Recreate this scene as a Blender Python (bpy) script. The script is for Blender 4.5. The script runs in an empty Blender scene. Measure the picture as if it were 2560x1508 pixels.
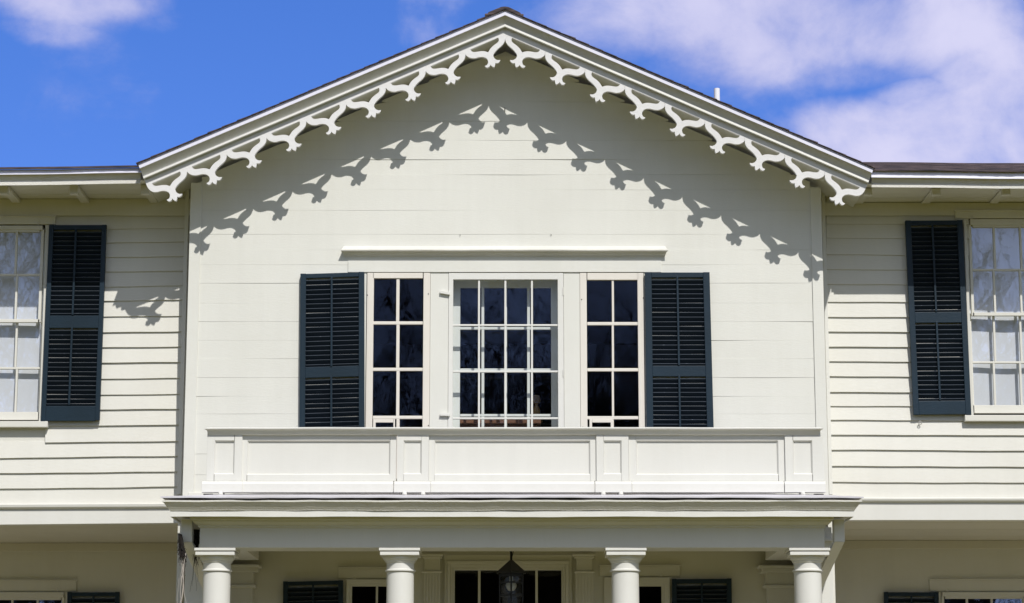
import bpy, math, random
from mathutils import Vector
random.seed(7)
R = math.radians
S = bpy.context.scene
C = S.collection

# ------------------------------------------------------------------ camera, light, exposure
F, TH, DIST, ZC = 5786.0, R(10.9), 17.0, 1.6      # focal length in photo pixels, upward tilt, distance to the gable wall, eye height
cam_d = bpy.data.cameras.new('camera')
cam = bpy.data.objects.new('camera', cam_d)
C.objects.link(cam)
cam.location = (0, -DIST, ZC)
cam.rotation_euler = (R(90) + TH, 0, 0)
cam_d.sensor_width = 36
cam_d.lens = F / 2560 * 36
cam_d.clip_end = 2000
S.camera = cam
S.view_settings.view_transform = 'Standard'
S.view_settings.look = 'None'
S.view_settings.exposure = 0.085
S.view_settings.gamma = 1
S.cycles.use_denoising = True
S.cycles.max_bounces = 8
S.cycles.diffuse_bounces = 5
S.cycles.transparent_max_bounces = 16
S.cycles.caustics_reflective = False
S.cycles.caustics_refractive = False

SX, TZ = 0.341, 1.10                               # how a shadow slides sideways and down per metre of depth
sun_el = math.atan2(TZ, math.hypot(1, SX))
sun_az = math.atan2(SX, -1.0)
ld = bpy.data.lights.new('sun', 'SUN')
ld.energy = 3.8
ld.angle = R(0.5)
ld.color = (1.0, 0.97, 0.92)
lo = bpy.data.objects.new('sun', ld)
C.objects.link(lo)
lo.location = (10, -30, 30)
lo.rotation_euler = Vector((-SX, 1, -TZ)).to_track_quat('-Z', 'Y').to_euler()


def direction(px, py):
    a = (px - 1280) / F
    b = (754 - py) / F
    return Vector((a, math.cos(TH) - b * math.sin(TH), math.sin(TH) + b * math.cos(TH)))


def make_world():
    w = bpy.data.worlds.new('World')
    S.world = w
    w.use_nodes = True
    nt = w.node_tree
    nt.nodes.clear()
    N = nt.nodes.new
    L = nt.links.new
    out = N('ShaderNodeOutputWorld')
    bg = N('ShaderNodeBackground')
    bg.inputs['Strength'].default_value = 0.10
    L(bg.outputs[0], out.inputs['Surface'])
    tc = N('ShaderNodeTexCoord')
    add = N('ShaderNodeVectorMath'); add.operation = 'ADD'
    add.inputs[1].default_value = (0, 0, 0.14)
    nrm = N('ShaderNodeVectorMath'); nrm.operation = 'NORMALIZE'
    L(tc.outputs['Generated'], add.inputs[0]); L(add.outputs[0], nrm.inputs[0])
    sky = N('ShaderNodeTexSky')
    sky.sky_type = 'NISHITA'
    sky.sun_disc = False
    sky.sun_elevation = sun_el
    sky.sun_rotation = sun_az
    sky.altitude = 300
    sky.air_density = 1.0
    sky.dust_density = 0.3
    sky.ozone_density = 2.5
    L(nrm.outputs[0], sky.inputs['Vector'])
    hs = N('ShaderNodeHueSaturation')
    hs.inputs['Saturation'].default_value = 1.3
    hs.inputs['Value'].default_value = 1.25
    L(sky.outputs[0], hs.inputs['Color'])
    deep = N('ShaderNodeMix'); deep.data_type = 'RGBA'; deep.blend_type = 'MULTIPLY'     # opposite the sun the sky is deepest
    deep.inputs['Factor'].default_value = 1
    L(hs.outputs[0], deep.inputs['A']); deep.inputs['B'].default_value = (1.34, 1.05, 1.46, 1)
    hs2 = N('ShaderNodeHueSaturation'); hs2.inputs['Saturation'].default_value = .60; hs2.inputs['Value'].default_value = 1.15
    L(sky.outputs[0], hs2.inputs['Color'])
    sep0 = N('ShaderNodeSeparateXYZ'); L(tc.outputs['Generated'], sep0.inputs[0])
    mr0 = N('ShaderNodeMapRange'); mr0.inputs['From Min'].default_value = .05; mr0.inputs['From Max'].default_value = .75
    L(sep0.outputs['Y'], mr0.inputs['Value'])
    mr5 = N('ShaderNodeMapRange'); mr5.inputs['From Min'].default_value = -.90; mr5.inputs['From Max'].default_value = -.975; mr5.inputs['To Max'].default_value = .62
    L(sep0.outputs['Y'], mr5.inputs['Value'])
    mxn = N('ShaderNodeMath'); mxn.operation = 'MAXIMUM'; L(mr0.outputs[0], mxn.inputs[0]); L(mr5.outputs[0], mxn.inputs[1])
    blue = N('ShaderNodeMix'); blue.data_type = 'RGBA'
    L(mxn.outputs[0], blue.inputs['Factor']); L(hs2.outputs[0], blue.inputs['A']); L(deep.outputs['Result'], blue.inputs['B'])
    # clouds: fbm noise over the sky's directions, gathered round a few banks
    mp = N('ShaderNodeMapping'); mp.inputs['Scale'].default_value = (1.0, 1.0, 1.2)
    L(tc.outputs['Generated'], mp.inputs['Vector'])
    n1 = N('ShaderNodeTexNoise'); n1.inputs['Scale'].default_value = 14; n1.inputs['Detail'].default_value = 12
    n1.inputs['Roughness'].default_value = 0.58; n1.inputs['Distortion'].default_value = 0.25
    L(mp.outputs[0], n1.inputs['Vector'])
    total = None

    def math_node(op, a, b=None, clamp=False):
        m = N('ShaderNodeMath'); m.operation = op; m.use_clamp = clamp
        for i, v in ((0, a), (1, b)):
            if v is None: continue
            if isinstance(v, (int, float)): m.inputs[i].default_value = v
            else: L(v, m.inputs[i])
        return m.outputs[0]

    def bank(px, py, rx, ry, amount):
        c = direction(px, py).normalized()
        sub = N('ShaderNodeVectorMath'); sub.operation = 'SUBTRACT'; sub.inputs[1].default_value = c
        L(tc.outputs['Generated'], sub.inputs[0])
        mul = N('ShaderNodeVectorMath'); mul.operation = 'MULTIPLY'
        mul.inputs[1].default_value = (F / rx, F / rx, F / ry)
        L(sub.outputs[0], mul.inputs[0])
        ln = N('ShaderNodeVectorMath'); ln.operation = 'LENGTH'
        L(mul.outputs[0], ln.inputs[0])
        mr = N('ShaderNodeMapRange'); mr.interpolation_type = 'SMOOTHERSTEP'
        mr.inputs['From Min'].default_value = 0.35; mr.inputs['From Max'].default_value = 1.35
        mr.inputs['To Min'].default_value = amount; mr.inputs['To Max'].default_value = 0
        L(ln.outputs['Value'], mr.inputs['Value'])
        return mr.outputs[0]

    banks = [(170, -25, 330, 95, .62), (1580, 60, 340, 120, .66), (1900, 60, 430, 175, .76), (2330, 60, 380, 140, .75),
             (2470, 350, 430, 180, .74), (2230, 350, 340, 120, .66), (2330, 250, 170, 70, .55), (2530, 190, 230, 160, .75), (2080, 175, 260, 60, .45), (1330, 30, 120, 45, .22), (1750, 190, 260, 60, .3),
             (1060, 80, 90, 40, .10), (400, 30, 150, 60, .3), (120, 70, 160, 50, .3)]
    for b in banks:
        o = bank(*b)
        total = o if total is None else math_node('MAXIMUM', total, o)
    # unseen banks overhead and behind the camera, added as neutral fill for the facade
    n2 = N('ShaderNodeTexNoise'); n2.inputs['Scale'].default_value = 2.2; n2.inputs['Detail'].default_value = 2
    L(tc.outputs['Generated'], n2.inputs['Vector'])
    sep = N('ShaderNodeSeparateXYZ'); L(tc.outputs['Generated'], sep.inputs[0])
    mr2 = N('ShaderNodeMapRange'); mr2.inputs['From Min'].default_value = 0.72; mr2.inputs['From Max'].default_value = 0.3
    L(sep.outputs['Y'], mr2.inputs['Value'])
    mr4 = N('ShaderNodeMapRange'); mr4.inputs['From Min'].default_value = .30; mr4.inputs['From Max'].default_value = .45
    L(sep.outputs['Z'], mr4.inputs['Value'])
    else_b = math_node('MULTIPLY', math_node('MULTIPLY', math_node('MULTIPLY', math_node('SUBTRACT', n2.outputs['Fac'], 0.33), 2.0), mr2.outputs[0]), mr4.outputs[0])
    total = math_node('MAXIMUM', total, else_b)
    dens = math_node('ADD', math_node('MULTIPLY', math_node('SUBTRACT', n1.outputs['Fac'], 0.5), 1.9), total)
    mr3 = N('ShaderNodeMapRange'); mr3.interpolation_type = 'SMOOTHSTEP'
    mr3.inputs['From Min'].default_value = 0.12; mr3.inputs['From Max'].default_value = 0.95
    L(dens, mr3.inputs['Value'])
    fac = math_node('MULTIPLY', mr3.outputs[0], 0.93)
    cr = N('ShaderNodeValToRGB')
    cr.color_ramp.elements[0].position = 0.15; cr.color_ramp.elements[0].color = (4.3, 4.5, 7.4, 1)
    cr.color_ramp.elements[1].position = 0.95; cr.color_ramp.elements[1].color = (6.9, 6.75, 8.9, 1)
    n3 = N('ShaderNodeTexNoise'); n3.inputs['Scale'].default_value = 7; n3.inputs['Detail'].default_value = 4
    L(mp.outputs[0], n3.inputs['Vector'])
    L(math_node('ADD', math_node('MULTIPLY', math_node('SUBTRACT', n3.outputs['Fac'], .5), 1.6), math_node('MULTIPLY', dens, .8)), cr.inputs['Fac'])
    mix = N('ShaderNodeMix'); mix.data_type = 'RGBA'
    warm = N('ShaderNodeMix'); warm.data_type = 'RGBA'; warm.blend_type = 'MULTIPLY'
    L(mr2.outputs[0], warm.inputs['Factor']); L(cr.outputs[0], warm.inputs['A']); warm.inputs['B'].default_value = (1.18, 1.15, .93, 1)
    L(fac, mix.inputs['Factor']); L(blue.outputs['Result'], mix.inputs['A']); L(warm.outputs['Result'], mix.inputs['B'])
    L(mix.outputs['Result'], bg.inputs['Color'])
    return sky, hs, bg


make_world()


# ------------------------------------------------------------------ helpers
def P(px, py, Y):
    """The point of the vertical plane Y that the photograph shows at (px, py)."""
    d = direction(px, py)
    l = (Y + DIST) / d.y
    return Vector((l * d.x, Y, ZC + l * d.z))


def PZ(py, Y, px=1280): return P(px, py, Y).z
def PX(px, Y, py=900): return P(px, py, Y).x


class MB:
    def __init__(s): s.v = []; s.f = []; s.m = []; s.cur = 0

    def add(s, verts, faces):
        o = len(s.v)
        s.v += [tuple(v) for v in verts]
        s.f += [tuple(i + o for i in f) for f in faces]
        s.m += [s.cur] * len(faces)

    def box(s, x0, x1, y0, y1, z0, z1):
        s.hexa([(x0, y0, z0), (x1, y0, z0), (x1, y0, z1), (x0, y0, z1)], [(x0, y1, z0), (x1, y1, z0), (x1, y1, z1), (x0, y1, z1)])

    def hexa(s, a, b):
        """a: front loop BL BR TR TL, b: back loop"""
        s.add(list(a) + list(b), [(0, 1, 2, 3), (5, 4, 7, 6), (0, 4, 5, 1), (1, 5, 6, 2), (2, 6, 7, 3), (3, 7, 4, 0)])

    def quad4(s, tl, tr, br, bl, Yf, Yb):
        c = [P(bl[0], bl[1], Yf), P(br[0], br[1], Yf), P(tr[0], tr[1], Yf), P(tl[0], tl[1], Yf)]
        s.hexa(c, [(p.x, Yb, p.z) for p in c])

    def rect(s, x0, y0, x1, y1, Yf, Yb):
        ym = (y0 + y1) / 2; xm = (x0 + x1) / 2
        s.box(P(x0, ym, Yf).x, P(x1, ym, Yf).x, Yf, Yb, P(xm, y1, Yf).z, P(xm, y0, Yf).z)

    def ring(s, o, i, Yf, Yb):
        """a frame: two stiles full height, rails between them; o and i are pixel rectangles"""
        s.rect(o[0], o[1], i[0], o[3], Yf, Yb); s.rect(i[2], o[1], o[2], o[3], Yf, Yb)
        s.rect(i[0], o[1], i[2], i[1], Yf, Yb)
        if i[3] < o[3]: s.rect(i[0], i[3], i[2], o[3], Yf, Yb)

    def skin(s, secs, caps=True):
        n = len(secs[0]); vs = [v for sec in secs for v in sec]; fs = []
        for k in range(len(secs) - 1):
            for i in range(n):
                j = (i + 1) % n
                fs.append((k * n + i, k * n + j, (k + 1) * n + j, (k + 1) * n + i))
        if caps:
            fs.append(tuple(range(n))[::-1]); e = (len(secs) - 1) * n
            fs.append(tuple(range(e, e + n)))
        s.add(vs, fs)

    def tube(s, pts, r, n=8, r1=None):
        pts = [Vector(p) for p in pts]; secs = []
        for k, p in enumerate(pts):
            t = (pts[min(k + 1, len(pts) - 1)] - pts[max(k - 1, 0)]).normalized()
            u = t.cross(Vector((0, 1, 0.01)) if abs(t.y) < .9 else Vector((1, 0, 0))).normalized(); v = t.cross(u)
            rr = r if r1 is None else r + (r1 - r) * k / (len(pts) - 1)
            secs.append([p + (u * math.cos(2 * math.pi * i / n) + v * math.sin(2 * math.pi * i / n)) * rr for i in range(n)])
        s.skin(secs)

    def lathe(s, prof, cx, cy, n=40):
        s.skin([[(cx + r * math.cos(-2 * math.pi * i / n), cy + r * math.sin(-2 * math.pi * i / n), z) for i in range(n)] for r, z in prof])

    def prism(s, poly, Yf, Yb):
        """poly: world (x, z) outline"""
        n = len(poly)
        from mathutils.geometry import tessellate_polygon
        tris = tessellate_polygon([[Vector((x, z, 0)) for x, z in poly]])
        vs = [(x, Yf, z) for x, z in poly] + [(x, Yb, z) for x, z in poly]
        fs = []
        for t in tris:
            a, b, c = (Vector((poly[i][0], poly[i][1])) for i in t)
            if (b - a).cross(c - a) < 0: t = t[::-1]
            fs.append(tuple(t)); fs.append(tuple(i + n for i in t[::-1]))
        area = sum(poly[i][0] * poly[(i + 1) % n][1] - poly[(i + 1) % n][0] * poly[i][1] for i in range(n))
        for i in range(n):
            j = (i + 1) % n
            fs.append((j, i, i + n, j + n) if area > 0 else (i, j, j + n, i + n))
        s.add(vs, fs)

    def build(s, name, mat, parent=None, bevel=0.0, smooth=False, mats=None):
        me = bpy.data.meshes.new(name)
        me.from_pydata(s.v, [], s.f)
        me.materials.append(mat)
        for m in (mats or []): me.materials.append(m)
        if mats: me.polygons.foreach_set('material_index', s.m)
        import bmesh
        bm = bmesh.new(); bm.from_mesh(me); bmesh.ops.recalc_face_normals(bm, faces=bm.faces); bm.to_mesh(me); bm.free()
        if smooth:
            me.polygons.foreach_set('use_smooth', [True] * len(me.polygons))
            try: me.set_sharp_from_angle(angle=R(smooth if smooth is not True else 40))
            except Exception: pass
        me.update()
        o = bpy.data.objects.new(name, me)
        C.objects.link(o)
        if parent is not None:
            o.parent = parent
            q = parent; off = Vector((0, 0, 0))
            while q is not None: off += Vector(q.location); q = q.parent
            o.location = -off
        if bevel:
            b = o.modifiers.new('edge', 'BEVEL'); b.width = bevel; b.segments = 2; b.limit_method = 'ANGLE'; b.angle_limit = R(40)
            b.harden_normals = False
        return o


def thing(name, label, cat, loc=(0, 0, 0), group=None):
    o = bpy.data.objects.new(name, None)
    o.empty_display_size = .2
    C.objects.link(o)
    o.location = loc
    tag(o, label, cat, group)
    return o


def tag(o, label=None, cat=None, group=None, kind=None):
    if label: o['label'] = label
    if cat: o['category'] = cat
    if group: o['group'] = group
    if kind: o['kind'] = kind
    return o


def wob(seed, amp, *freqs):
    rr = random.Random(seed)
    t = [(f * rr.uniform(.8, 1.25), rr.uniform(0, 6.28), rr.uniform(.5, 1)) for f in freqs]
    return lambda x: amp * sum(a * math.sin(f * x + p) for f, p, a in t) / max(1, len(t)) * 1.6


def lerp(a, b, t): return a + (b - a) * t


# ------------------------------------------------------------------ materials
def new_mat(name):
    m = bpy.data.materials.new(name)
    m.use_nodes = True
    nt = m.node_tree
    b = nt.nodes['Principled BSDF']
    return m, nt, b


def paint(name, col, rough=.5, vary=.05, bump=.25, grain=(3, 3, 14), chips=None, chip_amt=.0, spec=.4, streak=.03, chip_scale=16):
    m, nt, b = new_mat(name)
    N, L = nt.nodes.new, nt.links.new
    tc = N('ShaderNodeTexCoord')
    mp = N('ShaderNodeMapping'); mp.inputs['Scale'].default_value = grain
    L(tc.outputs['Object'], mp.inputs['Vector'])
    n = N('ShaderNodeTexNoise'); n.inputs['Scale'].default_value = 1.3; n.inputs['Detail'].default_value = 6; n.inputs['Roughness'].default_value = .6
    L(tc.outputs['Object'], n.inputs['Vector'])
    cr = N('ShaderNodeValToRGB')
    cr.color_ramp.elements[0].position = .3; cr.color_ramp.elements[1].position = .7
    cr.color_ramp.elements[0].color = tuple(c * (1 - vary * k) for c, k in zip(col, (1, 1.05, 1.25))) + (1,)
    cr.color_ramp.elements[1].color = tuple(min(1, c * (1 + vary * .4)) for c in col) + (1,)
    L(n.outputs['Fac'], cr.inputs['Fac'])
    last = cr.outputs['Color']
    if streak:
        ms_ = N('ShaderNodeMapping'); ms_.inputs['Scale'].default_value = (7, 7, .55)
        L(tc.outputs['Object'], ms_.inputs['Vector'])
        sn = N('ShaderNodeTexNoise'); sn.inputs['Scale'].default_value = 1.6; sn.inputs['Detail'].default_value = 7; sn.inputs['Roughness'].default_value = .65
        L(ms_.outputs[0], sn.inputs['Vector'])
        sr_ = N('ShaderNodeMapRange'); sr_.inputs['From Min'].default_value = .3; sr_.inputs['From Max'].default_value = .62
        sr_.inputs['To Min'].default_value = 1 - streak; sr_.inputs['To Max'].default_value = 1
        L(sn.outputs['Fac'], sr_.inputs['Value'])
        mm = N('ShaderNodeMix'); mm.data_type = 'RGBA'; mm.blend_type = 'MULTIPLY'; mm.inputs['Factor'].default_value = 1
        cb = N('ShaderNodeCombineColor')
        for q in ('Red', 'Green', 'Blue'): L(sr_.outputs[0], cb.inputs[q])
        L(last, mm.inputs['A']); L(cb.outputs[0], mm.inputs['B'])
        last = mm.outputs['Result']
    g = N('ShaderNodeTexNoise'); g.inputs['Scale'].default_value = 9; g.inputs['Detail'].default_value = 8; g.inputs['Roughness'].default_value = .65
    L(mp.outputs[0], g.inputs['Vector'])
    if chips:
        cn = N('ShaderNodeTexNoise'); cn.inputs['Scale'].default_value = chip_scale; cn.inputs['Detail'].default_value = 9; cn.inputs['Roughness'].default_value = .7
        mp2 = N('ShaderNodeMapping'); mp2.inputs['Scale'].default_value = (1, 1, 3.5)
        L(tc.outputs['Object'], mp2.inputs['Vector']); L(mp2.outputs[0], cn.inputs['Vector'])
        cc = N('ShaderNodeValToRGB'); cc.color_ramp.elements[0].position = 1 - chip_amt; cc.color_ramp.elements[1].position = min(1, 1 - chip_amt + .06)
        L(cn.outputs['Fac'], cc.inputs['Fac'])
        mx = N('ShaderNodeMix'); mx.data_type = 'RGBA'
        L(cc.outputs['Color'], mx.inputs['Factor']); L(last, mx.inputs['A']); mx.inputs['B'].default_value = chips + (1,)
        last = mx.outputs['Result']
    L(last, b.inputs['Base Color'])
    b.inputs['Roughness'].default_value = rough
    b.inputs['Specular IOR Level'].default_value = spec
    bp = N('ShaderNodeBump'); bp.inputs['Strength'].default_value = bump; bp.inputs['Distance'].default_value = .004
    L(g.outputs['Fac'], bp.inputs['Height']); L(bp.outputs[0], b.inputs['Normal'])
    return m


M = {}
M['wall'] = paint('white_wall_paint', (0.697, 0.693, 0.639), .55, .05, .22)
M['clap'] = paint('cream_clapboard_paint', (0.675, 0.664, 0.608), .55, .05, .25, grain=(2, 2, 10))
M['trim'] = paint('white_trim_paint', (0.706, 0.700, 0.658), .45, .04, .15, grain=(3, 3, 8))
M['worn'] = paint('crackled_white_paint', (0.708, 0.695, 0.645), .55, .08, 1.0, grain=(9, 9, 14), chips=(.50, .48, .43), chip_amt=.36)
M['sash'] = paint('cream_sash_paint', (0.726, 0.686, 0.619), .5, .05, .2)
M['barge'] = paint('bright_white_paint', (0.728, 0.721, 0.713), .45, .05, .5, grain=(6, 6, 6))
M['porch'] = paint('porch_ceiling_paint', (0.637, 0.611, 0.531), .6, .06, .2)
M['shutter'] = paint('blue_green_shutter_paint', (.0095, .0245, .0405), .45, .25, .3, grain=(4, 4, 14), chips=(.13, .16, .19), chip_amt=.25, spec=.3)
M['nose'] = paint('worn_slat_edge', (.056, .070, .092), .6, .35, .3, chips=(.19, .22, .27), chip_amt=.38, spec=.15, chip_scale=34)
M['slat'] = paint('shaded_slat_paint', (.008, .0145, .024), .65, .2, .2, spec=.12)  # shutter colour darkened further to put shade on the down-facing slats
M['metal'] = paint('lavender_white_metal', (.77, .76, .86), .32, .03, .05, spec=.6)
M['roofmetal'] = paint('painted_roof_metal', (.60, .585, .64), .4, .22, .3)
M['iron'] = paint('black_iron', (.012, .012, .012), .45, .2, .2)
M['bulb'] = paint('frosted_bulb', (.8, .8, .78), .3, .01, 0)
M['pvc'] = paint('white_pipe', (.82, .81, .84), .35, .03, .02)
M['wood'] = paint('red_brown_wood', (.26, .115, .065), .4, .3, .2, grain=(2, 8, 8))
M['brass'] = paint('aged_brass', (.42, .27, .10), .35, .2, .1)
M['shade'] = paint('white_roller_shade', (.84, .865, .90), .8, .03, .05)
M['room'] = paint('unlit_room_wall', (.030, .027, .026), .8, .2, .1)  # near-black colour stands in for the darkness of the rooms
M['ivory'] = paint('smoky_lamp_chimney', (.30, .22, .15), .3, .1, .1)
M['darkgap'] = paint('dark_brown_underside', (.10, .075, .06), .8, .3, .4)  # plain dark brown for the end bearers


def shingle_mat():
    m, nt, b = new_mat('asphalt_shingle')
    N, L = nt.nodes.new, nt.links.new
    tc = N('ShaderNodeTexCoord')
    n = N('ShaderNodeTexNoise'); n.inputs['Scale'].default_value = 6; n.inputs['Detail'].default_value = 8
    mp = N('ShaderNodeMapping'); mp.inputs['Scale'].default_value = (1, 1, 14)
    L(tc.outputs['Object'], mp.inputs['Vector']); L(mp.outputs[0], n.inputs['Vector'])
    cr = N('ShaderNodeValToRGB')
    cr.color_ramp.elements[0].position = .35; cr.color_ramp.elements[1].position = .68
    cr.color_ramp.elements[0].color = (.025, .021, .026, 1); cr.color_ramp.elements[1].color = (.13, .095, .095, 1)
    L(n.outputs['Fac'], cr.inputs['Fac']); L(cr.outputs[0], b.inputs['Base Color'])
    b.inputs['Roughness'].default_value = .9
    g = N('ShaderNodeTexNoise'); g.inputs['Scale'].default_value = 180
    L(tc.outputs['Object'], g.inputs['Vector'])
    bp = N('ShaderNodeBump'); bp.inputs['Strength'].default_value = .6; bp.inputs['Distance'].default_value = .004
    L(g.outputs['Fac'], bp.inputs['Height']); L(bp.outputs[0], b.inputs['Normal'])
    return m


M['shingle'] = shingle_mat()


def glass_mat(name, ior, wave=.5, tint=(.93, .96, .97)):
    m = bpy.data.materials.new(name); m.use_nodes = True
    nt = m.node_tree; nt.nodes.clear(); N, L = nt.nodes.new, nt.links.new
    out = N('ShaderNodeOutputMaterial'); mix = N('ShaderNodeMixShader')
    tr = N('ShaderNodeBsdfTransparent'); tr.inputs[0].default_value = tint + (1,)
    gl = N('ShaderNodeBsdfGlossy'); gl.inputs['Roughness'].default_value = .015
    fr = N('ShaderNodeFresnel'); geo = N('ShaderNodeNewGeometry')      # a thin sheet mirrors alike from both faces
    mi = N('ShaderNodeMapRange'); mi.inputs['To Min'].default_value = ior; mi.inputs['To Max'].default_value = 1 / ior
    L(geo.outputs['Backfacing'], mi.inputs['Value']); L(mi.outputs[0], fr.inputs['IOR'])
    tc = N('ShaderNodeTexCoord'); n = N('ShaderNodeTexNoise'); n.inputs['Scale'].default_value = 7; n.inputs['Detail'].default_value = 2
    L(tc.outputs['Object'], n.inputs['Vector'])
    bp = N('ShaderNodeBump'); bp.inputs['Strength'].default_value = wave; bp.inputs['Distance'].default_value = .006
    L(n.outputs['Fac'], bp.inputs['Height']); L(bp.outputs[0], gl.inputs['Normal'])
    L(fr.outputs[0], mix.inputs[0]); L(tr.outputs[0], mix.inputs[1]); L(gl.outputs[0], mix.inputs[2]); L(mix.outputs[0], out.inputs[0])
    return m


M['glass'] = glass_mat('old_window_glass', 1.46, .06)
M['glass2'] = glass_mat('double_window_glass', 2.7, .03, (.975, .985, 1.0))


def twig_mat():
    m, nt, b = new_mat('dry_twigs')
    N, L = nt.nodes.new, nt.links.new
    tc = N('ShaderNodeTexCoord'); n = N('ShaderNodeTexNoise'); n.inputs['Scale'].default_value = 40
    L(tc.outputs['Object'], n.inputs['Vector'])
    cr = N('ShaderNodeValToRGB'); cr.color_ramp.elements[0].color = (.010, .007, .006, 1); cr.color_ramp.elements[1].color = (.035, .024, .019, 1)
    L(n.outputs['Fac'], cr.inputs['Fac']); L(cr.outputs[0], b.inputs['Base Color']); b.inputs['Roughness'].default_value = .9
    return m


M['twig'] = twig_mat()
M['straw'] = paint('pale_dry_stem', (.62, .56, .52), .8, .3, .2)
M['mat'] = paint('matted_nest_fibre', (.010, .008, .007), .95, .3, .5)


def grass_mat():
    m, nt, b = new_mat('spring_lawn')
    N, L = nt.nodes.new, nt.links.new
    tc = N('ShaderNodeTexCoord'); n = N('ShaderNodeTexNoise'); n.inputs['Scale'].default_value = .35; n.inputs['Detail'].default_value = 10
    L(tc.outputs['Object'], n.inputs['Vector'])
    cr = N('ShaderNodeValToRGB'); cr.color_ramp.elements[0].position = .35; cr.color_ramp.elements[1].position = .7
    cr.color_ramp.elements[0].color = (.085, .084, .010, 1); cr.color_ramp.elements[1].color = (.18, .148, .026, 1)
    L(n.outputs['Fac'], cr.inputs['Fac']); L(cr.outputs[0], b.inputs['Base Color']); b.inputs['Roughness'].default_value = .95
    return m


M['grass'] = grass_mat()
M['bark'] = paint('grey_bark', (.07, .055, .045), .9, .3, .5)

# ------------------------------------------------------------------ ground
g = MB()
g.add([(-400, -400, 0), (400, -400, 0), (400, 400, 0), (-400, 400, 0)], [(0, 1, 2, 3)])
tag(g.build('ground', M['grass']), kind='structure')

# ------------------------------------------------------------------ the house
W = 0.33                 # the wings stand this far behind the gable wall
YC = 0.70                # first-floor wall under the portico
YW = 2.17                # first-floor walls of the wings, back under the overhang
XL = (P(478, 500, 0).x + P(460.6, 1235, 0).x) / 2
XR = (P(2050, 500, 0).x + P(2069, 1235, 0).x) / 2
FLOOR = 0.45
ZTOPWALL = PZ(1236, 0)
house = thing('house', 'large white clapboard house with a front gable trimmed in scrolled bargeboards', 'house', (0, 3, 0))

GL, GR, GT = 0.415, 0.455, 0.374          # gable overhang at the left end, right end and apex


def YB(px):
    t = abs(px - 1263) / 905
    return -(GT + ((GL if px < 1263 else GR) - GT) * t)


def rake_pt(d, side, t, dy):
    """A point on the rake: d = pixels below the top of the drip edge at the apex, t = 0 apex .. 1 eave end, dy = metres proud of the bargeboard"""
    if side < 0: e = (344.2 + 17.4 * d / 51, 407.7 + 45.3 * d / 51)
    else: e = (2185 - 16.7 * d / 51, 419.5 + 43.5 * d / 51)
    Ya = -GT - dy
    Ye = -(GL if side < 0 else GR) - dy
    a = P(1262.7, 23 + d, Ya); b = P(e[0], e[1], Ye)
    return a.lerp(b, t)


def rake_sweep(mb, prof, side, n=40, wb=None):
    """prof: list of (d, dy)"""
    secs = []
    for k in range(n + 1):
        t = k / n
        sec = []
        for d, dy in prof:
            p = rake_pt(d, side, t, dy)
            if wb: p.z += wb(t * 3)
            sec.append(p)
        secs.append(sec)
    mb.skin(secs)


# --- gable wall: flush boards with fine seams
def clip(poly, a, b, c):
    """keep a*x + b*z <= c"""
    out = []
    for i in range(len(poly)):
        p, q = poly[i], poly[(i + 1) % len(poly)]
        dp, dq = a * p[0] + b * p[1] - c, a * q[0] + b * q[1] - c
        if dp <= 0: out.append(p)
        if (dp < 0 < dq) or (dq < 0 < dp):
            t = dp / (dp - dq); out.append((p[0] + (q[0] - p[0]) * t, p[1] + (q[1] - p[1]) * t))
    return out


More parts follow.
